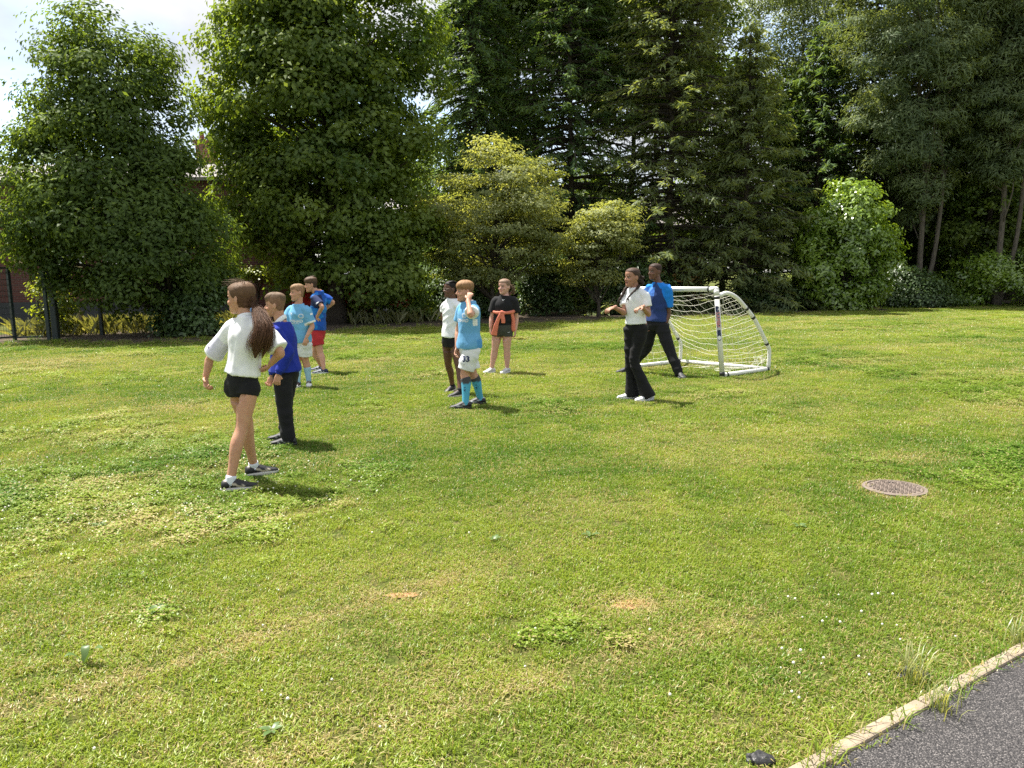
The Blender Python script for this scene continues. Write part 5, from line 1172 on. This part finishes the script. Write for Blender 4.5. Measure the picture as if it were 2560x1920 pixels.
for e in (-1, 1):
    c0 = np.array([e * .135, .43, -.0]); gm.tube([k5.h2w(c0 + np.array([math.cos(a) * .115, -abs(math.cos(a) * .0) - (.05 if math.cos(a) * e > .7 else 0), math.sin(a) * .085])) for a in np.linspace(0, 2 * math.pi, 21)], .0026, 6)
    gm.tube([k5.h2w(np.array([e * .25, .38, .03])), k5.h2w(np.array([e * .345, .2, .035])), k5.h2w(np.array([e * .36, -.02, .03]))], .003, 5)
gm.tube([k5.h2w(np.array([-.03, .44, .015])), k5.h2w(np.array([.03, .44, .015]))], .0028, 5)
obj('glasses', gm.mesh('glasses', k5.o), M_GLS, k5.root)

# ---------------------------------------------------------------- 6 boy number 33
k6 = Kid('boy in sky blue shirt and number 33 shorts, hand raised to his ear', c3, (432, 1496), (582, 1452), 196, 192, (472, 862), (462, 458), 206, 208, (424, 284, .226), 202, (422, 1135), (505, 1128), (482, 530, -.30), (455, 372, -.17), (482, 298, -.13), (352, 690, .14), (340, 870, .06), (322, 955, .02), FAIR, k=1.02, b=1.02, seed=16, curl=(.9, .5), palmL=(.3, .9, .2), palmR=(.7, -.3, 0), brow=(.16, .09, .05))
def col6(V):
    C_ = np.tile((.15, .40, .68), (len(V), 1)).astype(float)
    C_[sstrip(V, k6.sL, k6.eL, .46, 1.1, .13)] = WHT; C_[sstrip(V, k6.sR, k6.eR, .7, 1.1, .12)] = WHT
    q = (V - k6.hip); side = q @ k6.ls; fw = q @ k6.fs; z = V[:, 2] - k6.hip[2]; C_[(side > .09) & (np.abs(fw + .01) < .03) & (z < .33) & (z > .25)] = WHT
    C_[(side > .08) & (fw < -.02) & (z < .1)] = (.08, .30, .62); return C_
k6.shirt(-.02, col6, sleeve=.62, ease=.026, sr=(.062, .076), hemflare=.014, amp=.011)
k6.collar(WHT, (.068, .064), .012, .009, t=1.085)
n6 = nrm([-.45, -.9, 0]); r6 = nrm(np.cross(UP, n6) * 1.0)
lay(poly_me(ringp(.03, .024) + ringp(.018, .014)), 'crest', k6.P((405, 535), -.15), r6, UP, n6, k6.top_bvh, M_PRINTW, k6.top, k6.o)
lay(text_me('ETIHAD', 0.05, bold=.001), 'lettering', k6.P((372, 590), -.15), r6, UP, n6, k6.top_bvh, M_PRINTW, k6.top, k6.o)
k6.bottoms('shorts', .2, .86, (.76, .77, .79), ease=.019, legs=(.098, .094), amp=.009)
n6b = nrm([-.3, -.95, 0]); r6b = nrm(np.cross(UP, n6b))
lay(text_me('33', 0.088, bold=.004), 'number', k6.P((440, 986), -.15), r6b, UP, n6b, k6.bot_bvh, M_PRINTN, k6.bot, k6.o)
lay(poly_me([sc(CAT, .04)]), 'emblem', k6.P((418, 1042), -.15), -r6b, UP, n6b, k6.bot_bvh, M_PRINTS, k6.bot, k6.o)
for sd in 'LR':
    so, sb = k6.sock(sd, .90, (.09, .40, .58), .006, (.055, (.06, .065, .07)))
    K, A = (k6.kL, k6.aL) if sd == 'L' else (k6.kR, k6.aR); mp_ = K + (A - K) * .58
    lay(poly_me([sc([(-.5, .1), (.5, .45), (.1, .0), (.35, -.5), (-.15, -.05)], .036), sc([(-.4, .9), (.4, 1.1), (.05, .75)], .036)]), 'sock_emblem', mp_ + np.array([-.015, -.1, 0]), (1, 0, 0), UP, (-.2, -1, 0), sb, M_PRINTN, so, k6.o)
    k6.shoe(sd, (.016, .016, .02), (.03, .03, .032), L=.25, accent=(.5, .53, .58), style='swoosh', lace=(.35, .36, .38))
def th6(p): zl = hairline(p[:, 1], .08, .04); return .04 * sstep(0, .18, p[:, 2] - zl) + .04 * sstep(.1, .44, p[:, 2])
k6.hair(th6, ccol((.30, .175, .085), (.17, .095, .05), .0, .38), fade=.3)

# ---------------------------------------------------------------- 7 girl in black T-shirt
k7 = Kid('girl in black T-shirt with a coral sweater tied round her waist', c3, (862, 1128), (702, 1128), 238, 226, (812, 690), (838, 380), 262, 262, (834, 236, .232), 232, (860, 885), (735, 885), (958, 560, .02), (948, 690, -.02), (940, 760, -.03), (702, 560, .02), (690, 665, -.02), (690, 735, -.02), (.58, .34, .27), k=1.0, b=1.16, seed=17, brow=(.12, .08, .06), palmL=(-.8, .3, 0), palmR=(.8, .3, 0))
k7.shirt(.30, BLK, sleeve=.66, ease=.026, sr=(.062, .074), amp=.007)
k7.collar((.016, .016, .018), t=1.085)
lay(poly_me([sc(SWOOSH, .05)]), 'emblem', k7.P((822, 372), -.15), k7.ls, UP, k7.fs, k7.top_bvh, M_PRINTW, k7.top, k7.o)
k7.bottoms('shorts', .38, .30, lambda V: np.where((V[:, 2:3] > k7.hip[2] + .09), BLK, (.055, .057, .05)), ease=.010, legs=(.086, .082), amp=.003)
lay(poly_me([sc(SWOOSH, .04)]), 'emblem', k7.P((880, 710), -.15), (1, 0, 0), UP, (0, -1, 0), k7.bot_bvh, M_PRINTW, k7.bot, k7.o)
COR = (.72, .21, .14); mb = MB(); o7 = k7.hip + (k7.sh - k7.hip) * .60; pts, wa, wb, ax, _ = k7.tor(.6, .6, .034, 3)
ring7 = [o7 + k7.ls * math.cos(a) * wa[0] * 1.04 + k7.fs * math.sin(a) * wb[0] * 1.06 + UP * (.02 - .03 * max(0, math.sin(a))) for a in np.linspace(0, 2 * np.pi, 30)]
mb.sweep(ring7, .024, .016, UP, 10, rnd=False)
kn7 = k7.P((808, 500), -.145); mb.ball(kn7, (.034, .026, .028))
mb.sweep(cr([kn7, k7.P((818, 545), -.15), k7.P((820, 610), -.15)], 4), np.linspace(.022, .034, 9), np.linspace(.016, .012, 9), np.array([1.0, 0, 0]), 12)
mb.sweep(cr([kn7, k7.P((775, 560), -.15), k7.P((745, 650), -.15), k7.P((728, 735), -.14)], 4), np.linspace(.02, .048, 13), np.linspace(.018, .013, 13), np.array([1.0, .2, 0]), 12)
mb.sweep(cr([k7.P((905, 500), -.06), k7.P((925, 580), -.04), k7.P((922, 680), -.02)], 4), np.linspace(.026, .03, 9), .05, np.array([1.0, 0, 0]), 12)
mb.sweep(cr([k7.P((760, 510), .1), k7.P((815, 640), .16), k7.P((815, 760), .16)], 4), np.linspace(.1, .14, 9), .018, np.array([1.0, 0, 0]), 12)
k7.garment('tied_sweater', mb, COR, voxel=.006, amp=.008)
for sd in 'LR': k7.sock(sd, .29, (.72, .72, .72)); k7.shoe(sd, (.66, .66, .65), (.72, .72, .7), L=.24, accent=(.32, .32, .33), style='swoosh', lace=(.8, .8, .8))
h7 = np.array((.15, .10, .065))
t7 = k7.tail([k7.h2w(np.array([-.1, -.44, .05])), k7.h2w(np.array([-.24, -.56, -.12])), k7.h2w(np.array([-.26, -.55, -.48]))], [.02, .032, .014], 60, .0026, h7)
k7.hair(thick_std(.035, .27, .06), ccol((.20, .14, .095), h7, 0, .4), flow=(0, -.95, .1), fade=.3, extra=[t7])

# ---------------------------------------------------------------- 8 girl with braids, white crop T-shirt, flared trousers
k8 = Kid('girl with two dark braids, white cropped T-shirt and flared black trousers, arms held out', c4_, (585, 1500), (420, 1478), 206, 186, (455, 765), (442, 396), 228, 230, (420, 222, .218), 206, (438, 1090), (392, 1085), (588, 604, -.12), (520, 528, -.30), (436, 562, -.36), (338, 588, -.02), (228, 532, -.14), (100, 582, -.22), MIX, k=1.03, b=.86, seed=18, curl=(.45, .3), palmL=(-.25, -.2, -.95), palmR=(-.2, .1, -.97), hand_spread=(1.5, 1.4), brow=(.03, .02, .015), mouth=True, lips=(.32, .11, .10))
k8.shirt(.16, WHT, sleeve=.60, ease=.020, sr=(.056, .064), hemflare=.006, amp=.009)
k8.collar(WHT, (.060, .056), .01, t=1.09)
k8.bottoms('flared_trousers', .24, 2.0, (.010, .010, .011), ease=.006, legs=(.092, .077, .062, .066, .086, .098), amp=.008)
for sd in 'LR': k8.shoe(sd, (.76, .77, .80), (.74, .74, .76), L=.25, lace=(.8, .8, .8), accent=(.6, .62, .66), style='swoosh')
h8 = np.array((.030, .019, .014)); ex = []
def braid(pts, r, K, n=9):
    P = cr(np.array(pts), 6); mb = MB(); m_ = len(P); rad = np.array([r * (1 + .22 * math.sin(i * 2.0)) * (1 - .45 * i / m_) for i in range(m_)]); mb.sweep(P, rad, n=10); b0 = len(mb.v)
    for q in range(14): mb.tube([P[-1], P[-1] + np.array([np.random.RandomState(q).uniform(-.03, .02), 0, np.random.RandomState(q + 50).uniform(-.06, -.02)])], [.004, .001], 4)
    return mb
b1 = braid([k8.P((500, 290), .04), k8.P((478, 325), -.08), k8.P((425, 375), -.14), k8.P((372, 432), -.155)], .017, k8)
b2 = braid([k8.P((400, 290), .08), k8.P((352, 335), .04), k8.P((318, 400), .02), k8.P((282, 458), .02)], .024, k8)
bun = MB(); rs_ = np.random.RandomState(3)
for i in range(26): bun.ball(k8.P((505 + rs_.uniform(-22, 26), 250 + rs_.uniform(-45, 48)), .02 + rs_.uniform(-.04, .04)), rs_.uniform(.014, .026), n=8, m=6)
k8.hair(thick_std(.022, .30, .1), ccol((.032, .022, .017), h8 * .7, 0, .4), flow=(0, -1, -.1), fade=.15, extra=[(b1, h8, None), (b2, h8 * 1.3, None), (bun, h8, None)])

# ---------------------------------------------------------------- 9 goalkeeper
k9 = Kid('boy in navy T-shirt with bright blue sleeves standing in front of the goal', c4_, (908, 1262), (372, 1208), 276, 202, (668, 712), (688, 340), 232, 232, (655, 162, .236), 206, (800, 960, -.02), (562, 955), (792, 600, -.06), (748, 755, -.10), (712, 850, -.14), (578, 560, .08), (570, 700, .0), (560, 780, -.02), (.15, .072, .047), k=1.08, b=1.06, seed=19, brow=(.012, .01, .009), lips=(.13, .045, .04), palmL=(-.6, .7, 0))
def col9(V):
    C_ = np.tile((.022, .045, .16), (len(V), 1)).astype(float); z = V[:, 2] - k9.sh[2]
    for S_, E, c in ((k9.sL, k9.eL, 1), (k9.sR, k9.eR, -1)):
        lat = (V - k9.sh) @ (k9.ls * c); C_[lat > .075 * k9.k - z * .35 - .0] = (.012, .21, .70)
        C_[(lat > .02) & (z > -.02 + .0) & (lat > .06 - z * .7)] = (.012, .21, .70)
    q = (V - k9.sh) @ k9.ls; C_[(q < -.0) & (z > -.13) & (z < -.0) & ((V - k9.sh) @ k9.fs > .02)] = (.07, .20, .62)
    return C_
k9.shirt(.09, col9, sleeve=.72, ease=.022, sr=(.062, .070), hemflare=.008, amp=.008)
k9.collar((.35, .42, .5), (.068, .064), .008, t=1.085)
k9.bottoms('trousers', .25, 1.96, (.012, .012, .014), ease=.016, legs=(.098, .086, .074, .066, .06, .056), amp=.011)
for sd in 'LR': k9.shoe(sd, (.03, .032, .038), (.06, .062, .068), L=.26)
k9.hair(thick_std(.016, .27, .08, soft=.12), lambda p: np.tile((.010, .008, .0075), (len(p), 1)), fade=.3)
# ================================================================== GRASS AND SMALL DETAILS
def grass_mat():
    m, nt = nmat('grass_blade')
    dry = nd(nt, 'ShaderNodeAttribute', attribute_name='dry', attribute_type='INSTANCER').outputs['Fac']
    tn = nd(nt, 'ShaderNodeAttribute', attribute_name='tn', attribute_type='INSTANCER').outputs['Fac']
    ri = nt.nodes.new('ShaderNodeNewGeometry').outputs['Random Per Island']
    g = mixc(nt, tn, (0.092, 0.190, 0.017), (0.255, 0.335, 0.042))
    g = mixc(nt, ri, mixc(nt, 1.0, g, (0.72, 0.8, 0.7), 'MULTIPLY'), mixc(nt, 1.0, g, (1.3, 1.2, 1.2), 'MULTIPLY'))
    # some blades are straw everywhere, more where it is dry
    thr = nd(nt, 'ShaderNodeMath', {0: ri, 1: nd(nt, 'ShaderNodeMath', {0: dry, 1: 0.9, 2: 0.035}, operation='MULTIPLY_ADD').outputs[0]}, operation='LESS_THAN').outputs[0]
    c = mixc(nt, thr, g, (0.44, 0.37, 0.17))
    d = nd(nt, 'ShaderNodeBsdfDiffuse', {'Color': c}); t = nd(nt, 'ShaderNodeBsdfTranslucent', {'Color': mixc(nt, 1.0, c, (1.25, 1.2, 0.7), 'MULTIPLY')})
    gl = nd(nt, 'ShaderNodeBsdfGlossy', {'Roughness': 0.4})
    s1 = nd(nt, 'ShaderNodeMixShader', {0: 0.42, 1: d.outputs[0], 2: t.outputs[0]}); s2 = nd(nt, 'ShaderNodeMixShader', {0: 0.03, 1: s1.outputs[0], 2: gl.outputs[0]})
    out(nt, s2.outputs[0]); return m
M_GRASS = grass_mat()
def tuft(name, seed, n, rad, h, w, lean, broad=False):
    rs = np.random.RandomState(seed); V, F_ = [], []
    for i in range(n):
        a, r = rs.uniform(0, 6.28), rad * math.sqrt(rs.uniform(0, 1)); b = np.array([math.cos(a) * r, math.sin(a) * r, -0.004]); hh = h * rs.uniform(.55, 1.25); l = rs.uniform(.15, 1.0) * lean; q = rs.uniform(0, 6.28)
        d = np.array([math.cos(q), math.sin(q), 0]); s = np.array([-d[1], d[0], 0]) * w * rs.uniform(.7, 1.3) / 2; o = len(V)
        p1, p2 = b + d * hh * l * .35 + UP * hh * .6, b + d * hh * l * 1.0 + UP * hh * (1 - .35 * l)
        V += [b - s * .8, b + s * .8, p1 + s, p1 - s, p2]; F_ += [(o, o + 1, o + 2, o + 3), (o + 3, o + 2, o + 4)]
    me = bpy.data.meshes.new(name); me.from_pydata([tuple(v) for v in V], [], F_); me.update(); me.materials.append(M_GRASS); return me
def clover(name, seed, n, rad):
    rs = np.random.RandomState(seed); V, F_ = [], []
    for i in range(n):
        a, r = rs.uniform(0, 6.28), rad * math.sqrt(rs.uniform(0, 1)); c = np.array([math.cos(a) * r, math.sin(a) * r, rs.uniform(.012, .04)]); tl = rs.normal(0, .25, 2)
        for k in range(3):
            q = a + k * 2.1; d = np.array([math.cos(q), math.sin(q), tl[0] * math.cos(q) + tl[1] * math.sin(q)]); s = np.array([-d[1], d[0], 0]) * .006; o = len(V)
            V += [c, c + d * .007 + s * .8, c + d * .011, c + d * .007 - s * .8]; F_ += [(o, o + 1, o + 2, o + 3)]
    me = bpy.data.meshes.new(name); me.from_pydata([tuple(v) for v in V], [], F_); me.update(); me.materials.append(M_GRASS); return me
protos = bpy.data.collections.new('grass_tufts')
for i, me in enumerate([tuft('a0', 1, 34, .047, .027, .0031, 1.1), tuft('a1', 2, 34, .047, .030, .0029, 1.2), tuft('a2', 3, 32, .047, .024, .0034, 1.3), clover('a3', 4, 22, .05), tuft('a4', 5, 16, .04, .10, .004, 1.0)]):
    protos.objects.link(bpy.data.objects.new('tuft_%d' % i, me))
rs = np.random.RandomState(77)
xs, ys, sc_ = [], [], []
def band(y0, y1, dens, s):
    hw = 0.80 * y1 + 1.2; n = int(dens * 2 * hw * (y1 - y0)); x = rs.uniform(-hw, hw, n); y = rs.uniform(y0, y1, n); ok = np.abs(x) < 0.72 * y + 1.2
    xs.append(x[ok]); ys.append(y[ok]); sc_.append(np.full(ok.sum(), s))
band(1.6, 4.2, 780, 1.0); band(4.2, 7.0, 560, 1.12); band(7.0, 11.0, 330, 1.35); band(11.0, 17.0, 170, 1.75); band(17.0, 34.0, 80, 2.3)
X, Yy, Sx = map(np.concatenate, (xs, ys, sc_))
ok = Yy < edge_depth(X) + rs.normal(0.1, 0.35, len(X)) + 0.9 * (vnoise(X * .8, Yy * .8, 4) > .62)
rel = np.c_[X, Yy] - KA[:2]; ok &= (rel @ kn[:2] > 0.0 + np.abs(rs.normal(0, .02, len(X))))
dm = np.hypot(X - MC[0], Yy - MC[1]); ok &= dm > MC_R * (.9 + .07 * rs.normal(size=len(X)))
X, Yy, Sx = X[ok], Yy[ok], Sx[ok]; n = len(X); dm = np.hypot(X - MC[0], Yy - MC[1]); kdist = (np.c_[X, Yy] - KA[:2]) @ kn[:2]
tn = .55 * vnoise(X * .5 + 3, Yy * .5, 21, 3) + .45 * vnoise(X * 3, Yy * 3, 22, 3); tn = np.clip((tn - .5) * 2.6 + .52, 0, 1)
# mowing streaks run across the lawn
ang = R(20); u_, v_ = X * math.cos(ang) + Yy * math.sin(ang), -X * math.sin(ang) + Yy * math.cos(ang)
dry = np.clip((vnoise(u_ * .5, v_ * 1.6, 31, 4) - .49) * 3.2, 0, 1) * .62 + np.clip((vnoise(X * 2.2, Yy * 2.2, 32, 3) - .58) * 3, 0, 1) * .4
PATCH = [(1580, 1515, .16, 1.0), (995, 1490, .22, .9), (1060, 1700, .25, .7), (880, 1800, .2, .6), (340, 1310, .3, .7), (450, 1020, .5, .8), (120, 905, 1.2, .8), (100, 920, .8, .7), (2270, 1145, .22, .8), (1750, 1560, .25, .5), (350, 1760, .12, .7), (2300, 1780, .3, .6), (800, 1560, .3, .6), (1450, 1270, .35, .5)]
for px, py, r_, a in PATCH:
    g = G(px, py); q = np.hypot((X - g[0]) / 1.7, Yy - g[1]) / r_; dry = np.maximum(dry, a * np.exp(-q * q))
dry = np.maximum(dry, .95 * np.exp(-((dm - MC_R * 1.02) / .055) ** 2)); dry = np.maximum(dry, .75 * np.exp(-((kdist - .05) / .05) ** 2)); dry = np.maximum(dry, .4 * np.exp(-((kdist) / .5) ** 2))
for (ax_, ay_), (bx_, by_), wd_, am_ in (((-200, 1850), (1500, 1330), .13, .9), ((500, 1960), (1900, 1530), .13, .8), ((-100, 1480), (900, 1250), .12, .65)):   # old mower tracks
    A_, B_ = G(ax_, ay_)[:2], G(bx_, by_)[:2]; d_ = (B_ - A_) / np.linalg.norm(B_ - A_); rl_ = np.c_[X, Yy] - A_; t_ = rl_ @ d_; o_ = rl_ @ np.array([-d_[1], d_[0]]) + .12 * (vnoise(t_ * .6, t_ * 0, 61, 2) - .5)
    dry = np.maximum(dry, am_ * np.exp(-(o_ / wd_) ** 2) * (t_ > 0) * (t_ < np.linalg.norm(B_ - A_)) * np.clip(vnoise(t_ * 1.7, o_ * 9, 62, 3) * 2.6 - .45, 0, 1))
eg = edge_depth(X) - Yy; dry = np.maximum(dry, .35 * np.exp(-(eg / .8) ** 2))
cl = vnoise(X * .7 + 9, Yy * .7, 41, 3); g_ = G(150, 1250); clw = np.clip((cl - .58) * 4, 0, .45); clw = np.maximum(clw, .7 * np.exp(-(np.hypot((X - g_[0]) / 1.5, Yy - g_[1]) / .8) ** 2))
idx = rs.choice(3, n); idx = np.where(rs.uniform(size=n) < clw * .75, 3, idx); idx = np.where((kdist < .09) & (rs.uniform(size=n) < .14), 4, idx); idx = np.where((eg < .5) & (rs.uniform(size=n) < .10), 4, idx)
scl = Sx * (.8 + .5 * vnoise(X * 1.5, Yy * 1.5, 51, 3)) * rs.uniform(.8, 1.2, n)
zsc = scl / np.sqrt(Sx) * (1 - .35 * dry) * np.where(Sx > 2, .75, 1)
for f, r_ in FEET:
    d = np.hypot(X - f[0], Yy - f[1]); zsc = np.where(d < r_, zsc * .35, zsc)
me = bpy.data.meshes.new('lawn_grass'); me.vertices.add(n); me.vertices.foreach_set('co', np.c_[X, Yy, np.full(n, .001)].astype(np.float32).ravel()); me.update()
fattr(me, 'dry', dry); fattr(me, 'tn', tn); vattr(me, 'rot', np.c_[rs.normal(0, .08, (n, 2)), rs.uniform(0, 6.28, n)]); vattr(me, 'scl', np.c_[scl, scl, zsc])
a = me.attributes.new('idx', 'INT', 'POINT'); a.data.foreach_set('value', idx.astype(np.int32))
go = tag(obj('lawn_grass', me), 'short sunlit lawn grass with clover and straw coloured patches', 'grass', kind='stuff')
def inst_group(name, coll):
    ng = bpy.data.node_groups.new(name, 'GeometryNodeTree'); ng.interface.new_socket('Geometry', in_out='INPUT', socket_type='NodeSocketGeometry'); ng.interface.new_socket('Geometry', in_out='OUTPUT', socket_type='NodeSocketGeometry')
    gi, go_ = ng.nodes.new('NodeGroupInput'), ng.nodes.new('NodeGroupOutput'); ci = ng.nodes.new('GeometryNodeCollectionInfo'); ci.inputs['Collection'].default_value = coll; ci.inputs['Separate Children'].default_value = True; ci.inputs['Reset Children'].default_value = True
    ip = ng.nodes.new('GeometryNodeInstanceOnPoints'); ip.inputs['Pick Instance'].default_value = True
    def na(nm, dt):
        x = ng.nodes.new('GeometryNodeInputNamedAttribute'); x.data_type = dt; x.inputs['Name'].default_value = nm; return x.outputs['Attribute']
    ng.links.new(gi.outputs[0], ip.inputs['Points']); ng.links.new(ci.outputs[0], ip.inputs['Instance']); ng.links.new(na('idx', 'INT'), ip.inputs['Instance Index']); ng.links.new(na('rot', 'FLOAT_VECTOR'), ip.inputs['Rotation']); ng.links.new(na('scl', 'FLOAT_VECTOR'), ip.inputs['Scale']); ng.links.new(ip.outputs[0], go_.inputs[0]); return ng
md = go.modifiers.new('tufts', 'NODES'); md.node_group = inst_group('grass_instances', protos)

# long grass along the fence at left
rs = np.random.RandomState(5); N_ = 2600; px = np.r_[rs.uniform(40, 600, 2000), rs.uniform(880, 1090, 600)]; py = np.interp(px, [40, 300, 600, 900, 1090], [846, 835, 822, 812, 806]) - rs.uniform(0, 14, N_)
P = np.array([G(a, b) for a, b in zip(px, py)]); V = []
for p in P:
    h = rs.uniform(.2, .55); d = rs.normal(0, .12, 2); s = .012; V += [p + [-s, 0, 0], p + [s, 0, 0], p + [d[0] * .6 + s * .6, d[1], h * .7], p + [d[0] * 1.6, d[1] * 1.6, h]]
me = mesh_np('long_grass', np.array(V), np.arange(N_ * 4).reshape(-1, 4)); fattr(me, 'tint', np.repeat(rs.uniform(0, 1, N_), 4))
tag(obj('long_grass', me, leaf_mat('long_grass', (0.13, 0.15, 0.05), (0.24, 0.24, 0.10), .4, .03)), 'uncut seeding grass along the fence at left', 'grass', kind='stuff')

# clover flowers: white heads in the grass
rs = np.random.RandomState(15); mb = MB(); F0 = []
cand = [(rs.uniform(0, 900), rs.uniform(1150, 1330)) for _ in range(120)] + [(rs.uniform(0, 1000), rs.uniform(900, 1200)) for _ in range(50)] + [(rs.uniform(0, 2560), rs.uniform(1300, 1900)) for _ in range(24)] + [(rs.uniform(1950, 2250), rs.uniform(1500, 1720)) for _ in range(22)]
for a, b in cand:
    g = G(a, b)
    if (g[:2] - KA[:2]) @ kn[:2] < .12 or np.hypot(*(g - MC)[:2]) < .25: continue
    mb.ball(g + [0, 0, rs.uniform(.025, .045)], rs.uniform(.003, .006) * (1 + .05 * g[1]), n=6, m=4)
tag(obj('clover_flower', mb.mesh('clover', None, True, fix=False), plain('clover_white', (.68, .66, .56), .8, .2, 60)), 'white clover flower heads scattered through the lawn', 'clover', kind='stuff')
# fallen leaves along the border
rs = np.random.RandomState(16); N_ = 420; px = rs.uniform(200, 2560, N_); py = np.interp(px, [e[0] for e in EDGE], [e[1] for e in EDGE]) + np.abs(rs.normal(0, 9, N_)) - 8
P = np.array([G(a, b) for a, b in zip(px, py)]) + [0, 0, .03]; V = leaves(P, np.tile([0, 0, 1.0], (N_, 1)) + rs.normal(0, .35, (N_, 3)), .07, .045, rs)
me = mesh_np('fallen_leaf', V, np.arange(N_ * 4).reshape(-1, 4)); fattr(me, 'tint', np.repeat(rs.uniform(0, 1, N_), 4)); tag(obj('fallen_leaf', me, leaf_mat('dead_leaf', (.11, .06, .03), (.42, .34, .2), .2, .03)), 'dry fallen leaves scattered along the shaded border', 'leaves', kind='stuff')

# broad leaved weeds
M_WEED = leaf_mat('leaf_weed', (.06, .12, .03), (.13, .20, .07), .3, .03, .4)
def weed(px, py, n, L, label, seed, upright=.5):
    rs = np.random.RandomState(seed); g = G(px, py); r = root('broadleaf_weed', g, label, 'weed')
    for i in range(n):
        a = 2 * np.pi * i / n + rs.uniform(-.4, .4); d = np.array([math.cos(a), math.sin(a), 0]); s = np.array([-d[1], d[0], 0]); l = L * rs.uniform(.7, 1.15); w = l * .2; V = []; F_ = []
        for q in range(7):
            t = q / 6; p = d * l * t * (1 - .25 * upright) + UP * (.015 + l * (upright * math.sin(t * 1.9) * .75)); ww = w * math.sin(math.pi * min(1, t * .93 + .05)) ** .7 * (1 + .15 * math.sin(q * 2.2))
            V += [p - s * ww + UP * .25 * ww, p, p + s * ww + UP * .25 * ww]
        for q in range(6):
            b = q * 3; F_ += [(b, b + 1, b + 4, b + 3), (b + 1, b + 2, b + 5, b + 4)]
        me = mesh_np('leaf', np.array(V), F_); fattr(me, 'tint', np.full(21, rs.uniform(.2, .9))); smooth(me); obj('leaf', me, M_WEED, r)
weed(213, 1668, 3, .10, 'pale upright dock leaf standing in the lawn at lower left', 1, .9)
weed(395, 1535, 7, .06, 'flat dandelion rosette in the lawn above the dock leaf', 2, .3)
weed(1235, 1355, 6, .05, 'light green plantain rosette at the middle of the lawn', 3, .35)
weed(680, 1838, 6, .045, 'small pale rosette near the bottom edge left of centre', 4, .3)
weed(1475, 1345, 4, .06, 'small whitish rosette right of the plantain', 5, .3)
weed(2000, 1322, 5, .06, 'small rosette left below the inspection cover', 6, .3)
weed(250, 1320, 6, .06, 'plantain rosette among the clover flowers at left', 7, .3)
# tall grass clump and dark scraps by the path
def clump(px, py, n, h, label, seed):
    rs = np.random.RandomState(seed); g = G(px, py); r = root('grass_clump', g, label, 'grass clump'); V = []; F_ = []
    for i in range(n):
        q = rs.uniform(0, 6.28); d = np.array([math.cos(q), math.sin(q), 0]); sd_ = np.array([-d[1], d[0], 0]) * .0016; hh = h * rs.uniform(.4, 1.1); l = rs.uniform(.1, .8); b = np.r_[rs.normal(0, .03, 2), 0]; o_ = len(V)
        p1, p2, p3 = b + d * hh * l * .2 + UP * hh * .45, b + d * hh * l * .6 + UP * hh * (.8 - .1 * l), b + d * hh * l * 1.1 + UP * hh * (1 - .35 * l)
        V += [b - sd_, b + sd_, p1 - sd_, p1 + sd_, p2 - sd_ * .8, p2 + sd_ * .8, p3 - sd_ * .2, p3 + sd_ * .2]; F_ += [(o_ + j, o_ + j + 1, o_ + j + 3, o_ + j + 2) for j in (0, 2, 4)]
    me = mesh_np('blade', np.array(V), F_); fattr(me, 'tint', np.repeat(rs.uniform(0, 1, n), 8)); tag(obj('blades', me, M_LONG, r), kind='stuff')
M_LONG = leaf_mat('tall_blade', (.09, .16, .03), (.36, .36, .15), .4, .05)
clump(2285, 1708, 70, .16, 'taller seeding grass clump beside the dark scrap near the path', 21)
clump(2345, 1775, 60, .13, 'grass clump spilling over the concrete edging', 22)
clump(2545, 1615, 60, .13, 'grass clump at the right edge above the path kerb', 23)
def scrap(px, py, s, label, seed):
    rs = np.random.RandomState(seed); g = G(px, py); r = root('dark_scrap', g, label, 'litter'); bm = bmesh.new(); bmesh.ops.create_icosphere(bm, subdivisions=3, radius=1)
    for v in bm.verts:
        q = .6 + .8 * vnoise(np.array([v.co.x * 2 + v.co.z * 1.3 + 7]), np.array([v.co.y * 2 - v.co.z + 5]), seed, 3)[0]; v.co = Vector((v.co.x * s * 1.3 * q, v.co.y * s * .8 * q, max(-.1, v.co.z) * s * .7 * q + s * .05))
    me = bpy.data.meshes.new('scrap'); bm.to_mesh(me); bm.free(); obj('crumpled_sheet', me, M_SCRAP, r)
M_SCRAP = plain('black_scrap', (.02, .02, .022), .5, .4, 30, bump=.6, bscale=40)
scrap(2278, 1693, .045, 'crumpled black scrap in the grass near the right part of the path', 31)
scrap(1903, 1902, .036, 'crumpled black scrap at the bottom edge left of the path', 32)
# bare reddish earth showing through the lawn
mb = MB(); rs = np.random.RandomState(40); m_, nt = nmat('bare_earth'); p = pos(nt); out(nt, nd(nt, 'ShaderNodeBsdfPrincipled', {'Base Color': mixc(nt, noise(nt, p, 40, 5), (.22, .10, .05), (.42, .24, .13)), 'Roughness': 1.0}).outputs[0])
for i, (px, py, rx, ry, lab) in enumerate([(1578, 1514, .085, .05, 'bare'), (1005, 1490, .08, .03, 'bare')]):
    g = G(px, py); mb = MB(); mb.v = [(0, 0, .006)] + [(math.cos(a) * rx * rs.uniform(.75, 1.2), math.sin(a) * ry * rs.uniform(.75, 1.2), .005) for a in np.linspace(0, 6.283, 22, endpoint=False)]; mb.f = [(0, 1 + j, 1 + (j + 1) % 22) for j in range(22)]
    tag(obj('bare_earth', mb.mesh('earth'), m_, None, g), kind='structure')
